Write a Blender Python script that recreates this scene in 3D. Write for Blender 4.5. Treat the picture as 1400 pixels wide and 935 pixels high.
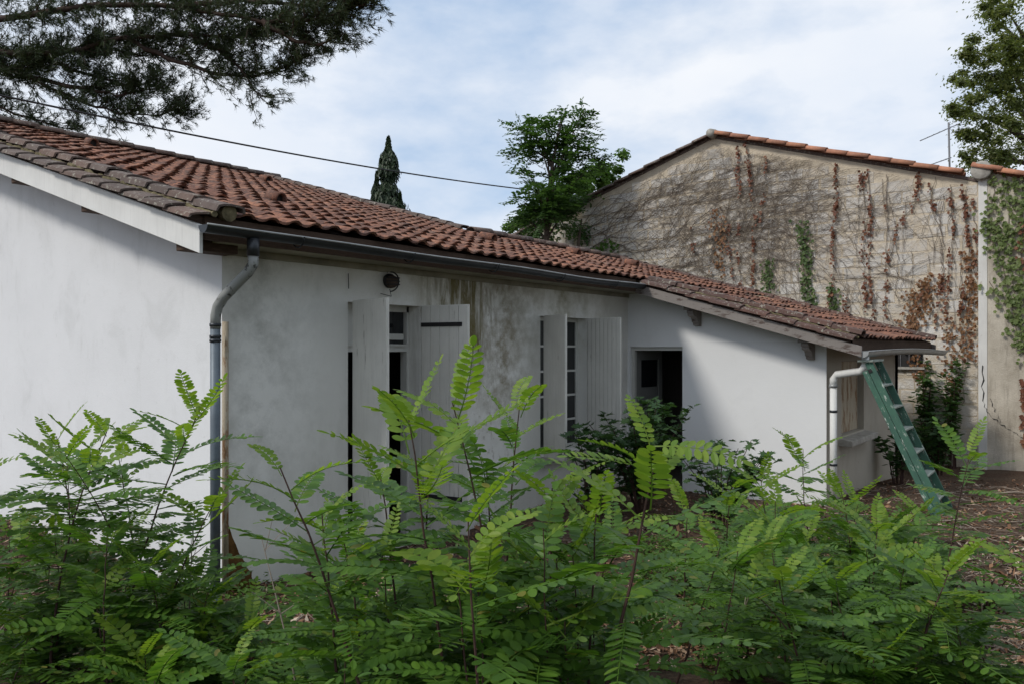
import bpy, math, random
import numpy as np
from mathutils import Vector, Matrix, noise as mnoise

random.seed(7); rng = np.random.default_rng(7)
for o in list(bpy.data.objects): bpy.data.objects.remove(o)
scene = bpy.context.scene
COL = scene.collection
R = math.radians

# ---------------------------------------------------------------- camera
# world X runs along the front eave (away to the right), Y runs up the roof slope (away to the left), Z up
E = 1.95                      # eye height over the yard beside the house
F = 1072.0                    # focal length in photo pixels (photo 1400 wide)
TH = R(37.4); S_, C_ = math.sin(TH), math.cos(TH)
HOR = 478.0
def P(px, py, d):
    r = (px-700)/F*d
    return Vector((r*S_+d*C_, -r*C_+d*S_, E-(py-HOR)/F*d))
def proj(v):
    r = v[0]*S_-v[1]*C_; d = v[0]*C_+v[1]*S_
    if d < .05: return (-9999, -9999, d)
    return (700+F*r/d, HOR-(v[2]-E)*F/d, d)
cam = bpy.data.cameras.new('camera'); camo = bpy.data.objects.new('camera', cam); COL.objects.link(camo)
cam.sensor_width = 36; cam.lens = F/1400*36; cam.shift_y = (HOR-467.5)/1400
cam.clip_start = .05; cam.clip_end = 2000
camo.location = (0, 0, E); camo.rotation_euler = (R(90), 0, TH-R(90))
scene.camera = camo

# ---------------------------------------------------------------- sky, sun, exposure
SUN = Vector((1, -.49, -1.03)).normalized()
w = bpy.data.worlds.new('World'); scene.world = w; w.use_nodes = True
nt = w.node_tree; N = nt.nodes; L = nt.links; N.clear()
out = N.new('ShaderNodeOutputWorld'); bg = N.new('ShaderNodeBackground'); bg.inputs[1].default_value = .1
sky = N.new('ShaderNodeTexSky'); sky.sky_type = 'NISHITA'; sky.sun_disc = False
sky.sun_elevation = math.asin(-SUN.z); sky.sun_rotation = math.atan2(-SUN.x, -SUN.y)
sky.air_density = 1.0; sky.dust_density = 1.5
tc = N.new('ShaderNodeTexCoord'); mp = N.new('ShaderNodeMapping'); mp.inputs['Scale'].default_value = (1.0, 1.0, 2.2)
mp.inputs['Location'].default_value = (.35, .1, .2)
nz = N.new('ShaderNodeTexNoise'); nz.inputs['Scale'].default_value = 2.6; nz.inputs['Detail'].default_value = 7; nz.inputs['Roughness'].default_value = .55
rp = N.new('ShaderNodeValToRGB'); rp.color_ramp.elements[0].position = .30; rp.color_ramp.elements[1].position = .56
nz2 = N.new('ShaderNodeTexNoise'); nz2.inputs['Scale'].default_value = 4.5; nz2.inputs['Detail'].default_value = 6
rp2 = N.new('ShaderNodeValToRGB'); rp2.color_ramp.elements[0].position = .3; rp2.color_ramp.elements[1].position = .75
rp2.color_ramp.elements[0].color = (7.8, 8.5, 9.6, 1); rp2.color_ramp.elements[1].color = (9.2, 9.5, 10.0, 1)
mx = N.new('ShaderNodeMix'); mx.data_type = 'RGBA'
skb = N.new('ShaderNodeMix'); skb.data_type = 'RGBA'; skb.blend_type = 'MIX'; skb.inputs[0].default_value = .6
skb.inputs[7].default_value = (4.6, 6.9, 10.2, 1)
L.new(tc.outputs['Generated'], mp.inputs[0]); L.new(mp.outputs[0], nz.inputs['Vector']); L.new(mp.outputs[0], nz2.inputs['Vector'])
L.new(nz.outputs[0], rp.inputs[0]); L.new(nz2.outputs[0], rp2.inputs[0])
L.new(sky.outputs[0], skb.inputs[6]); L.new(skb.outputs[2], mx.inputs[6])
L.new(rp.outputs[0], mx.inputs[0]); L.new(rp2.outputs[0], mx.inputs[7])
L.new(mx.outputs[2], bg.inputs[0]); L.new(bg.outputs[0], out.inputs[0])
sl = bpy.data.lights.new('sun', 'SUN'); sl.energy = 2.3; sl.angle = R(10); sl.color = (1, .95, .87)
slo = bpy.data.objects.new('sun', sl); COL.objects.link(slo); slo.rotation_euler = SUN.to_track_quat('-Z', 'Y').to_euler()
slo.location = (-10, 5, 12)
scene.view_settings.view_transform = 'Standard'; scene.view_settings.look = 'None'
scene.view_settings.exposure = 0.0; scene.view_settings.gamma = 1.0
scene.view_settings.use_curve_mapping = False

# ---------------------------------------------------------------- materials
def lin(c):
    return tuple(((v/255)/12.92 if v/255 <= .04045 else ((v/255+.055)/1.055)**2.4) for v in c)
class MT:
    def __init__(s, name):
        s.m = bpy.data.materials.new(name); s.m.use_nodes = True
        s.nt = s.m.node_tree; s.n = s.nt.nodes; s.l = s.nt.links
        s.b = s.n['Principled BSDF']; s.o = s.n['Material Output']
    def pos(s, scale=(1, 1, 1)):
        g = s.n.new('ShaderNodeNewGeometry'); m = s.n.new('ShaderNodeMapping'); m.inputs['Scale'].default_value = scale
        s.l.new(g.outputs['Position'], m.inputs[0]); return m.outputs[0]
    def obj(s, scale=(1, 1, 1)):
        g = s.n.new('ShaderNodeTexCoord'); m = s.n.new('ShaderNodeMapping'); m.inputs['Scale'].default_value = scale
        s.l.new(g.outputs['Object'], m.inputs[0]); return m.outputs[0]
    def noise(s, vec, scale, detail=4, rough=.55, dist=0):
        n = s.n.new('ShaderNodeTexNoise'); n.inputs['Scale'].default_value = scale; n.inputs['Detail'].default_value = detail
        n.inputs['Roughness'].default_value = rough; n.inputs['Distortion'].default_value = dist
        s.l.new(vec, n.inputs['Vector']); return n.outputs[0]
    def ramp(s, fac, stops):
        r = s.n.new('ShaderNodeValToRGB'); e = r.color_ramp.elements
        while len(e) < len(stops): e.new(.5)
        for i, (p, c) in enumerate(stops):
            e[i].position = p; e[i].color = (*c, 1) if not isinstance(c, (int, float)) else (c, c, c, 1)
        s.l.new(fac, r.inputs[0]); return r.outputs[0]
    def mix(s, fac, a, b, mode='MIX'):
        m = s.n.new('ShaderNodeMix'); m.data_type = 'RGBA'; m.blend_type = mode
        for i, v in ((0, fac), (6, a), (7, b)):
            if isinstance(v, (int, float)): m.inputs[i].default_value = v if i == 0 else (v, v, v, 1)
            elif isinstance(v, tuple): m.inputs[i].default_value = (*v, 1)
            else: s.l.new(v, m.inputs[i])
        return m.outputs[2]
    def math(s, op, a, b=0.0, clamp=False):
        m = s.n.new('ShaderNodeMath'); m.operation = op; m.use_clamp = clamp
        for i, v in ((0, a), (1, b)):
            if isinstance(v, (int, float)): m.inputs[i].default_value = v
            else: s.l.new(v, m.inputs[i])
        return m.outputs[0]
    def rnd(s):
        a = s.n.new('ShaderNodeObjectInfo'); g = s.n.new('ShaderNodeNewGeometry')
        return s.math('FRACT', s.math('ADD', a.outputs['Random'], g.outputs['Random Per Island']))
    def xyz(s):
        g = s.n.new('ShaderNodeNewGeometry'); x = s.n.new('ShaderNodeSeparateXYZ'); s.l.new(g.outputs['Position'], x.inputs[0]); return x.outputs
    def col(s, c):
        if isinstance(c, tuple): s.b.inputs['Base Color'].default_value = (*c, 1)
        else: s.l.new(c, s.b.inputs['Base Color'])
        return s
    def rough(s, v):
        if isinstance(v, (int, float)): s.b.inputs['Roughness'].default_value = v
        else: s.l.new(v, s.b.inputs['Roughness'])
        return s
    def spec(s, v): s.b.inputs['Specular IOR Level'].default_value = v; return s
    def bump(s, h, dist=.005, strength=1.0):
        b = s.n.new('ShaderNodeBump'); b.inputs['Distance'].default_value = dist; b.inputs['Strength'].default_value = strength
        s.l.new(h, b.inputs['Height']); s.l.new(b.outputs[0], s.b.inputs['Normal']); return s
    def translucent(s, colsock, fac):
        t = s.n.new('ShaderNodeBsdfTranslucent'); m = s.n.new('ShaderNodeMixShader'); m.inputs[0].default_value = fac
        if isinstance(colsock, tuple): t.inputs[0].default_value = (*colsock, 1)
        else: s.l.new(colsock, t.inputs[0])
        s.l.new(s.b.outputs[0], m.inputs[1]); s.l.new(t.outputs[0], m.inputs[2]); s.l.new(m.outputs[0], s.o.inputs[0]); return s

def plaster(name, base, stain_x=None, dirt=1.0):
    m = MT(name); p = m.pos()
    big = m.noise(p, .9, 5, .6); mid = m.noise(p, 5, 6, .65); fine = m.noise(p, 90, 3)
    streak = m.noise(m.pos((1.5, 1.5, 1.0)), 1.3, 10, .68, .6); drip = m.noise(m.pos((4, 4, 1.2)), 1.0, 9, .74, .3); speck = m.noise(p, 17, 6, .7)
    c = m.mix(m.ramp(big, [(.35, 0), (.72, .5*dirt)]), base, tuple(v*.72 for v in base))
    c = m.mix(m.ramp(streak, [(.54, 0), (.80, .6*dirt)]), c, (base[0]*.5, base[1]*.5, base[2]*.47))
    c = m.mix(m.math('MULTIPLY', m.ramp(drip, [(.55, 0), (.7, .45*dirt)]), m.ramp(big, [(.42, 0), (.58, 1)])), c, (base[0]*.55, base[1]*.55, base[2]*.50))
    c = m.mix(m.ramp(speck, [(.64, 0), (.72, .45*dirt)]), c, (base[0]*.42, base[1]*.42, base[2]*.40))
    c = m.mix(m.ramp(mid, [(.6, 0), (.8, .4*dirt)]), c, (base[0]*.55, base[1]*.55, base[2]*.52))
    x, y, z = m.xyz()
    # damp, splashed band near the ground with a ragged upper edge
    lowz = m.math('SUBTRACT', .75, m.math('ADD', z, m.math('MULTIPLY', mid, .7)), True)
    c = m.mix(m.math('MULTIPLY', lowz, .55*dirt, True), c, (.30, .27, .21))
    if stain_x:
        for cx, wd, z0, colr, amt, drips in stain_x:
            g = m.math('SUBTRACT', 1.0, m.math('DIVIDE', m.math('ABSOLUTE', m.math('SUBTRACT', x, cx)), wd), True)
            zz = m.math('MULTIPLY', m.math('SUBTRACT', z, z0), 1.1, True)
            st = m.ramp(m.noise(m.pos((9, 9, 1.3)), 1.0, 9, .75, .4), [(.42, 0), (.62, 1)]) if drips else m.ramp(m.noise(p, 2.6, 9, .72), [(.42, 0), (.66, 1)])
            c = m.mix(m.math('MULTIPLY', m.math('MULTIPLY', m.math('MULTIPLY', g, st), zz), amt, True), c, colr)
        # flaking paint
        fl = m.ramp(m.noise(m.pos((9, 9, 5)), 1.6, 8, .75), [(.55, 0), (.60, 1)])
        g = m.math('SUBTRACT', 1.0, m.math('DIVIDE', m.math('ABSOLUTE', m.math('SUBTRACT', x, 6.8)), .8), True)
        c = m.mix(m.math('MULTIPLY', m.math('MULTIPLY', fl, g), .7, True), c, (.32, .29, .25))
    m.col(c).rough(.92).spec(.2)
    m.bump(m.math('ADD', m.math('MULTIPLY', fine, .3), m.math('ADD', m.math('MULTIPLY', mid, .8), big)), .006, .6)
    return m.m
M = {}
M['plaster'] = plaster('plaster', (.71, .72, .735), dirt=.55)
M['plaster_front'] = plaster('plaster_front', (.72, .715, .68), [(6.45, .8, 1.2, (.15, .125, .055), 1.9, 1), (3.9, .8, .3, (.34, .34, .31), .8, 0), (8.4, 1.6, 1.5, (.30, .275, .19), 1.0, 0), (7.1, .8, .7, (.27, .24, .18), 1.5, 0), (5.9, 1.6, 1.9, (.28, .25, .15), .9, 0)], dirt=.6)
M['plaster_annex'] = plaster('plaster_annex', (.73, .74, .75), dirt=.25)
M['plaster_annex_shaded'] = plaster('plaster_annex_shaded', (.42, .385, .325), dirt=.8)  # browner annex plaster with the front wall's shade put into its colour
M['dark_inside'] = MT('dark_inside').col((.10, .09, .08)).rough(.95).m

def tile_mat(name, stops, lichen=.25, darkf=.55, orange=0.0):
    m = MT(name); r = m.rnd(); p = m.pos()
    c = m.ramp(r, stops)
    c = m.mix(m.ramp(m.noise(p, 9, 7, .68), [(.40, 0), (.62, darkf)]), c, (.045, .030, .027))
    c = m.mix(m.ramp(m.noise(p, 1.1, 6, .65), [(.42, 0), (.68, .6)]), c, (.085, .062, .053))
    c = m.mix(m.ramp(m.noise(p, 21, 8, .74), [(.60-.05*lichen, 0), (.66-.05*lichen, lichen*.85)]), c, (.36, .345, .29))
    o_ = m.ramp(m.noise(p, 14, 6, .7), [(.50, 0), (.62, .8)])
    c = m.mix(m.math('MULTIPLY', o_, orange), c, (.38, .175, .105))
    m.col(c).rough(.9).spec(.25)
    m.bump(m.noise(p, 60, 5, .7), .006, .7)
    return m.m
M['tile'] = tile_mat('clay_tile', [(0, (.11, .060, .048)), (.25, (.18, .085, .06)), (.5, (.24, .112, .074)), (.7, (.125, .066, .052)), (.85, (.33, .155, .095)), (1, (.21, .13, .10))], lichen=.2, orange=.8)
M['tile_dark'] = tile_mat('weathered_verge_tile', [(0, (.11, .088, .08)), (.5, (.165, .13, .115)), (.8, (.20, .135, .11)), (1, (.14, .115, .105))], lichen=.9, darkf=.35)
M['tile_red_verge'] = tile_mat('red_verge_tile', [(0, (.11, .065, .056)), (.5, (.145, .078, .062)), (1, (.095, .066, .06))], lichen=.95, darkf=.45)
M['tile_orange'] = tile_mat('orange_clay_tile', [(0, (.42, .17, .10)), (.5, (.52, .24, .15)), (1, (.46, .21, .12))], lichen=.3, darkf=.3)
def simple(name, c, rough=.6, var=.35, scale=12, spec=.4, bump=.003, metal=0, stretch=(1, 1, 1)):
    m = MT(name); p = m.pos(stretch); n = m.noise(p, scale, 6, .65)
    m.col(m.mix(m.ramp(n, [(.3, 0), (.75, 1)]), tuple(v*(1+var*.3) for v in c), tuple(v*(1-var) for v in c))).rough(rough).spec(spec)
    m.b.inputs['Metallic'].default_value = metal
    if bump: m.bump(n, bump, .6)
    return m.m
def chipped(name, c, under, amt=.55, stretch=(14, 14, 1.6), rough=.6):
    m = MT(name); n = m.noise(m.pos(stretch), 1.4, 8, .72); g = m.noise(m.pos((40, 40, 3)), 1, 5, .6); big = m.noise(m.pos(), 2.2, 5)
    cc = m.mix(m.ramp(big, [(.35, 0), (.75, .5)]), c, tuple(v*.68 for v in c))
    cc = m.mix(m.ramp(g, [(.5, 0), (.8, .35)]), cc, tuple(v*.6 for v in c))
    cc = m.mix(m.ramp(n, [(amt, 0), (amt+.06, 1)]), cc, under)
    m.col(cc).rough(rough).spec(.3); m.bump(m.math('ADD', n, g), .003, .6); return m.m
M['barge'] = chipped('white_barge_paint', (.72, .72, .70), (.32, .29, .25), .66)
M['barge_grey_shaded'] = chipped('shaded_peeling_barge_paint', (.24, .215, .20), (.09, .065, .055), .54, (3, 3, 12))  # peeling paint; the shadow on the annex verge is put into its grey
M['shutter'] = chipped('old_shutter_paint', (.66, .65, .605), (.25, .23, .20), .62)
M['frame'] = chipped('window_frame_paint', (.55, .55, .52), (.30, .27, .23), .7)
M['door_dimmed'] = chipped('dimmed_door_paint', (.20, .20, .19), (.10, .09, .08), .6)  # door paint darkened: the doorway's dimness is put into the grey
M['wood'] = simple('brown_wood', (.085, .055, .04), .85, .5, 8, .2, .004, 0, (2, 2, 14))
M['soffit'] = simple('stained_soffit', (.30, .28, .215), .85, .5, 3, .2)
M['zinc'] = simple('weathered_zinc', (.045, .05, .057), .42, .4, 7, .5, .002, .55)
M['zinc_pale'] = simple('pale_zinc', (.34, .35, .35), .5, .35, 7, .5, .002, .35)
M['pipe_blue'] = simple('bluish_pipe', (.13, .16, .19), .5, .35, 6, .4, .002, .2)
M['elbow'] = chipped('flaking_elbow', (.27, .28, .27), (.035, .033, .03), .55, (7, 7, 7))
M['rusty_strip'] = chipped('rust_stained_strip', (.42, .36, .27), (.20, .11, .05), .52, (9, 9, 2))
M['iron'] = simple('black_iron', (.018, .017, .018), .6, .4, 20, .4)
M['glass'] = MT('dark_glass').col((.012, .014, .016)).rough(.08).spec(.6).m
M['concrete'] = simple('sill_concrete', (.40, .38, .34), .92, .45, 9, .2, .006)
M['block'] = None
m = MT('grey_block'); r = m.rnd(); p = m.pos()
c = m.ramp(r, [(0, (.50, .475, .44)), (.3, (.59, .57, .535)), (.6, (.67, .645, .605)), (.85, (.56, .52, .465)), (1, (.70, .675, .635))])
c = m.mix(m.ramp(m.noise(p, 3.2, 8, .72), [(.44, 0), (.60, .95)]), c, (.58, .505, .40))
c = m.mix(m.ramp(m.noise(p, .8, 5), [(.5, 0), (.8, .28)]), c, (.30, .265, .225))
c = m.mix(m.ramp(m.noise(p, 22, 6, .7), [(.54, 0), (.78, .45)]), c, (.22, .195, .17))
m.col(c).rough(.95).spec(.15).bump(m.math('ADD', m.noise(p, 40, 6, .7), m.noise(p, 7, 4)), .02, .9); M['block'] = m.m
m = MT('cream_mortar'); p = m.pos()
c = m.mix(m.ramp(m.noise(p, 4, 7, .7), [(.35, 0), (.7, 1)]), (.67, .58, .445), (.52, .455, .365))
c = m.mix(m.ramp(m.noise(p, .7, 5), [(.45, 0), (.75, .5)]), c, (.20, .17, .14))
m.col(c).rough(.95).spec(.15).bump(m.noise(p, 30, 6, .7), .02, .9); M['mortar'] = m.m
m = MT('beige_render'); p = m.pos()
c = m.mix(m.ramp(m.noise(p, 1.6, 7, .65), [(.38, 0), (.7, 1)]), (.55, .50, .42), (.34, .30, .24))
c = m.mix(m.ramp(m.noise(m.pos((5, 5, .6)), 1.2, 7, .7), [(.5, 0), (.72, .75)]), c, (.16, .14, .115))
m.col(c).rough(.95).spec(.15).bump(m.math('ADD', m.noise(p, 35, 6, .7), m.noise(p, 4, 5)), .012, .8); M['render'] = m.m
M['render_pale'] = chipped('pale_render_edge', (.66, .65, .62), (.40, .34, .28), .62, (4, 4, 2))
M['moss'] = simple('moss', (.11, .105, .035), .95, .6, 40, .1, .01)
M['moss_rust'] = simple('moss_stain', (.13, .07, .025), .95, .6, 25, .1, .01)
M['lichen'] = simple('lichen_mortar', (.17, .145, .085), .95, .75, 16, .1, .012)
M['bark'] = simple('bark', (.10, .075, .06), .95, .5, 14, .15, .02)
M['pinebark'] = simple('pine_bark', (.085, .06, .05), .95, .5, 10, .15, .02)
M['stem'] = simple('stem', (.065, .035, .028), .7, .4, 30, .25, .002)
M['vine'] = simple('vine_stem', (.23, .19, .155), .9, .4, 20, .15, 0)
def leaf(name, stops, tr=.35, rough=.5, tcol=1.25, spec=.35):
    m = MT(name); c = m.ramp(m.rnd(), stops)
    n = m.noise(m.pos(), 9, 3); c = m.mix(m.ramp(n, [(.35, 0), (.7, .35)]), c, m.mix(1.0, c, (.6, .62, .55), 'MULTIPLY'))
    m.col(c).rough(rough).spec(spec)
    t = m.mix(1.0, c, (tcol*1.15, tcol*1.2, tcol*.55), 'MULTIPLY'); m.translucent(t, tr); return m.m
M['leaf'] = leaf('locust_leaf', [(0, (.058, .130, .022)), (.3, (.082, .178, .025)), (.6, (.118, .225, .028)), (.85, (.068, .150, .030)), (.94, (.125, .235, .035)), (.985, (.16, .24, .04)), (1, (.24, .22, .05))], .38, .42)
M['leaf_young'] = leaf('young_locust_leaf', [(0, (.13, .23, .03)), (.5, (.17, .275, .035)), (1, (.22, .31, .04))], .45)
M['leaf_tree'] = leaf('tree_leaf', [(0, (.04, .085, .028)), (.5, (.056, .115, .034)), (1, (.075, .145, .04))], .42)
M['leaf_oak'] = leaf('oak_leaf', [(0, (.09, .115, .045)), (.5, (.13, .16, .06)), (1, (.20, .21, .085))], .55)
M['leaf_bright'] = leaf('bright_leaf', [(0, (.055, .12, .022)), (.5, (.085, .175, .03)), (1, (.115, .21, .038))], .4)
M['leaf_dark'] = leaf('dark_leaf', [(0, (.034, .078, .028)), (.5, (.048, .105, .034)), (1, (.066, .13, .038))], .3, .45)
M['cypress'] = leaf('cypress_leaf', [(0, (.016, .032, .014)), (.5, (.024, .045, .018)), (1, (.035, .058, .022))], .1)
M['needle'] = leaf('pine_needle', [(0, (.030, .048, .022)), (.5, (.045, .066, .028)), (1, (.062, .085, .034))], .15)
M['ivy'] = leaf('ivy_leaf', [(0, (.09, .13, .035)), (.5, (.14, .19, .06)), (1, (.21, .25, .10))], .3)
M['ivy_green'] = leaf('green_ivy_leaf', [(0, (.06, .10, .035)), (.5, (.085, .135, .045)), (1, (.12, .17, .055))], .3)
M['leaf_red'] = leaf('red_creeper_leaf', [(0, (.12, .042, .026)), (.5, (.175, .065, .036)), (1, (.22, .10, .055))], .15)
M['leaf_rust'] = leaf('dried_creeper_leaf', [(0, (.20, .095, .045)), (.5, (.27, .145, .07)), (1, (.16, .065, .035))], .2)
m = MT('ground'); p = m.pos()
c = m.mix(m.ramp(m.noise(p, 1.3, 6, .6), [(.35, 0), (.65, 1)]), (.12, .072, .048), (.15, .11, .078))
c = m.mix(m.ramp(m.noise(p, 28, 8, .75), [(.42, 0), (.68, 1)]), c, (.035, .022, .016))
c = m.mix(m.ramp(m.noise(m.pos((60, 14, 20)), 1.0, 5, .7), [(.62, 0), (.7, .8)]), c, (.24, .17, .12))
x, y, z = m.xyz()
far = m.math('MULTIPLY', m.math('SUBTRACT', m.math('ADD', m.math('ABSOLUTE', x), m.math('ABSOLUTE', y)), 40), .05, True)
c = m.mix(far, c, (.07, .09, .035))
m.col(c).rough(.97).spec(.15).bump(m.math('ADD', m.noise(p, 30, 8, .75), m.noise(p, 6, 5)), .04, 1.0); M['ground'] = m.m
m = MT('litter'); c = m.ramp(m.rnd(), [(0, (.07, .04, .027)), (.35, (.17, .085, .05)), (.6, (.27, .155, .09)), (.85, (.37, .26, .18)), (1, (.50, .42, .33))])
m.col(c).rough(.9).spec(.2); M['litter'] = m.m
m = MT('twig'); c = m.ramp(m.rnd(), [(0, (.12, .09, .07)), (.5, (.24, .19, .15)), (1, (.40, .34, .28))]); m.col(c).rough(.9); M['twig'] = m.m
m = MT('green_ladder_paint'); n = m.noise(m.obj((13, 13, 4)), 1.5, 8, .75); big = m.noise(m.obj(), 5, 5)
c = m.mix(m.ramp(big, [(.35, 0), (.7, 1)]), (.062, .15, .105), (.045, .10, .08))
c = m.mix(m.ramp(n, [(.57, 0), (.63, .9)]), c, (.55, .60, .55))
m.col(c).rough(.6).spec(.3).bump(n, .003, .6); M['ladder'] = m.m
M['ladder_worn'] = simple('worn_tread', (.32, .36, .32), .8, .5, 14, .2)
M['cable'] = MT('black_cable').col((.012, .012, .013)).rough(.6).m
M['alu'] = simple('dull_aluminium', (.22, .22, .23), .5, .3, 20, .5, 0, .5)

# ---------------------------------------------------------------- mesh helpers
WORLD = {}
def mkmesh(name, v, f, mat, smooth=False):
    me = bpy.data.meshes.new(name); me.from_pydata([tuple(p) for p in v], [], f); me.update()
    for mm in (mat if isinstance(mat, (list, tuple)) else [mat]): me.materials.append(M[mm] if isinstance(mm, str) else mm)
    if smooth: me.polygons.foreach_set('use_smooth', [True]*len(me.polygons))
    return me
def link(name, data, parent=None, mw=None):
    o = bpy.data.objects.new(name, data); COL.objects.link(o)
    mw = mw or Matrix.Identity(4)
    if parent is not None:
        o.parent = parent; o.matrix_parent_inverse = WORLD[parent.name].inverted()
    o.matrix_basis = mw; WORLD[o.name] = mw
    return o
def tag(o, label=None, cat=None, group=None, kind=None):
    if label: o['label'] = label
    if cat: o['category'] = cat
    if group: o['group'] = group
    if kind: o['kind'] = kind
    return o
def thing(name, loc, label, cat, group=None):
    o = link(name, None, None, Matrix.Translation(Vector(loc))); o.empty_display_size = .1
    return tag(o, label, cat, group)
class G:
    """collects geometry in world coordinates, then links it as one mesh object"""
    def __init__(s): s.v = []; s.f = []
    def add(s, v, f):
        k = len(s.v); s.v += [tuple(p) for p in v]; s.f += [tuple(i+k for i in q) for q in f]; return s
    def box(s, a, b):
        x0, y0, z0 = a; x1, y1, z1 = b
        return s.add([(x0, y0, z0), (x1, y0, z0), (x1, y1, z0), (x0, y1, z0), (x0, y0, z1), (x1, y0, z1), (x1, y1, z1), (x0, y1, z1)],
                     [(0, 3, 2, 1), (4, 5, 6, 7), (0, 1, 5, 4), (1, 2, 6, 5), (2, 3, 7, 6), (3, 0, 4, 7)])
    def obox(s, o, ax, ay, az):
        """box from corner o along three edge vectors"""
        o = Vector(o); ax = Vector(ax); ay = Vector(ay); az = Vector(az)
        return s.add([o, o+ax, o+ax+ay, o+ay, o+az, o+ax+az, o+ax+ay+az, o+ay+az],
                     [(0, 3, 2, 1), (4, 5, 6, 7), (0, 1, 5, 4), (1, 2, 6, 5), (2, 3, 7, 6), (3, 0, 4, 7)])
    def tube(s, pts, rad, n=8, cap=True):
        pts = [Vector(p) for p in pts]
        if not hasattr(rad, '__len__'): rad = [rad]*len(pts)
        k0 = len(s.v); up = None
        for i, p in enumerate(pts):
            t = (pts[min(i+1, len(pts)-1)]-pts[max(i-1, 0)])
            if t.length < 1e-9: t = Vector((0, 0, 1))
            t.normalize()
            if up is None:
                up = t.cross(Vector((0, 0, 1)));
                if up.length < .05: up = t.cross(Vector((1, 0, 0)))
            up = up-t*up.dot(t)
            if up.length < 1e-6: up = t.orthogonal()
            up.normalize(); w_ = t.cross(up)
            for j in range(n):
                a = 2*math.pi*j/n; s.v.append(tuple(p+(up*math.cos(a)+w_*math.sin(a))*rad[i]))
        for i in range(len(pts)-1):
            for j in range(n):
                a = k0+i*n+j; b = k0+i*n+(j+1) % n
                s.f.append((a, b, b+n, a+n))
        if cap and n > 3:
            s.f.append(tuple(range(k0+n-1, k0-1, -1))); e = k0+(len(pts)-1)*n; s.f.append(tuple(range(e, e+n)))
        return s
    def prism(s, poly, d):
        """polygon (list of points) extruded by vector d"""
        d = Vector(d); n = len(poly); k = len(s.v)
        s.v += [tuple(Vector(p)) for p in poly]+[tuple(Vector(p)+d) for p in poly]
        s.f.append(tuple(k+i for i in range(n-1, -1, -1))); s.f.append(tuple(k+n+i for i in range(n)))
        for i in range(n): s.f.append((k+i, k+(i+1) % n, k+n+(i+1) % n, k+n+i))
        return s
    def build(s, name, mat, parent=None, smooth=False, bevel=0):
        o = link(name, mkmesh(name, s.v, s.f, mat, smooth), parent)
        if bevel:
            b = o.modifiers.new('bevel', 'BEVEL'); b.width = bevel; b.segments = 2; b.limit_method = 'ANGLE'
        return o
def sm(e0, e1, x):
    t = max(0, min(1, (x-e0)/(e1-e0))); return t*t*(3-2*t)

# ---------------------------------------------------------------- ground
def gz(x, y):
    d = x*C_+y*S_; r = x*S_-y*C_
    rr = math.hypot(x, y)
    z = .30*(1-sm(2.2, 6.5, d))
    z -= .18*sm(9, 15, x)
    n = .05*mnoise.noise(Vector((x*.7, y*.7, 0)))+.02*mnoise.noise(Vector((x*2.3, y*2.3, 3)))
    # a mound of soil heaped by the gable wall
    z += .42*math.exp(-(((x-2.75)/.55)**2+((y-7.9)/.8)**2))
    z += .14*sm(1.5, 4.5, r-.15*d)*(1-sm(10, 14, d))
    return z+n*(1 if rr < 40 else 0)
ts = np.linspace(-1, 1, 181); gs = np.sign(ts)*(np.abs(ts)*16+(np.abs(ts)**7)*600)
gx = gs+6; gy = gs+4
gv = [(x, y, gz(x, y)) for y in gy for x in gx]; n_ = len(gs)
gf = [(j*n_+i, j*n_+i+1, (j+1)*n_+i+1, (j+1)*n_+i) for j in range(n_-1) for i in range(n_-1)]
tag(link('ground', mkmesh('ground', gv, gf, 'ground', True)), 'brown soil covered with needles and chips around the house', None, None, 'structure')

# ---------------------------------------------------------------- the house
T = .295; YE = 5.2; ZE = E+.97
def zt(y): return ZE+T*(y-YE)                 # tile bed plane
X0, YW = 3.54, 5.6                            # near corner of the house
XV = 3.06                                     # gable verge
X1 = 9.9                                      # far verge of the high roof
X2, Y2 = 10.1, 2.81                           # annex corner
X3, XV3 = 14.2, 14.8
YR, YRB = 14.0, 8.4                           # ridges
YEA = 2.36                                    # annex eave
house = thing('house', (X0, YW, 0), 'low white plastered house with red tiled roof and annex, open shutters', 'house')

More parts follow.
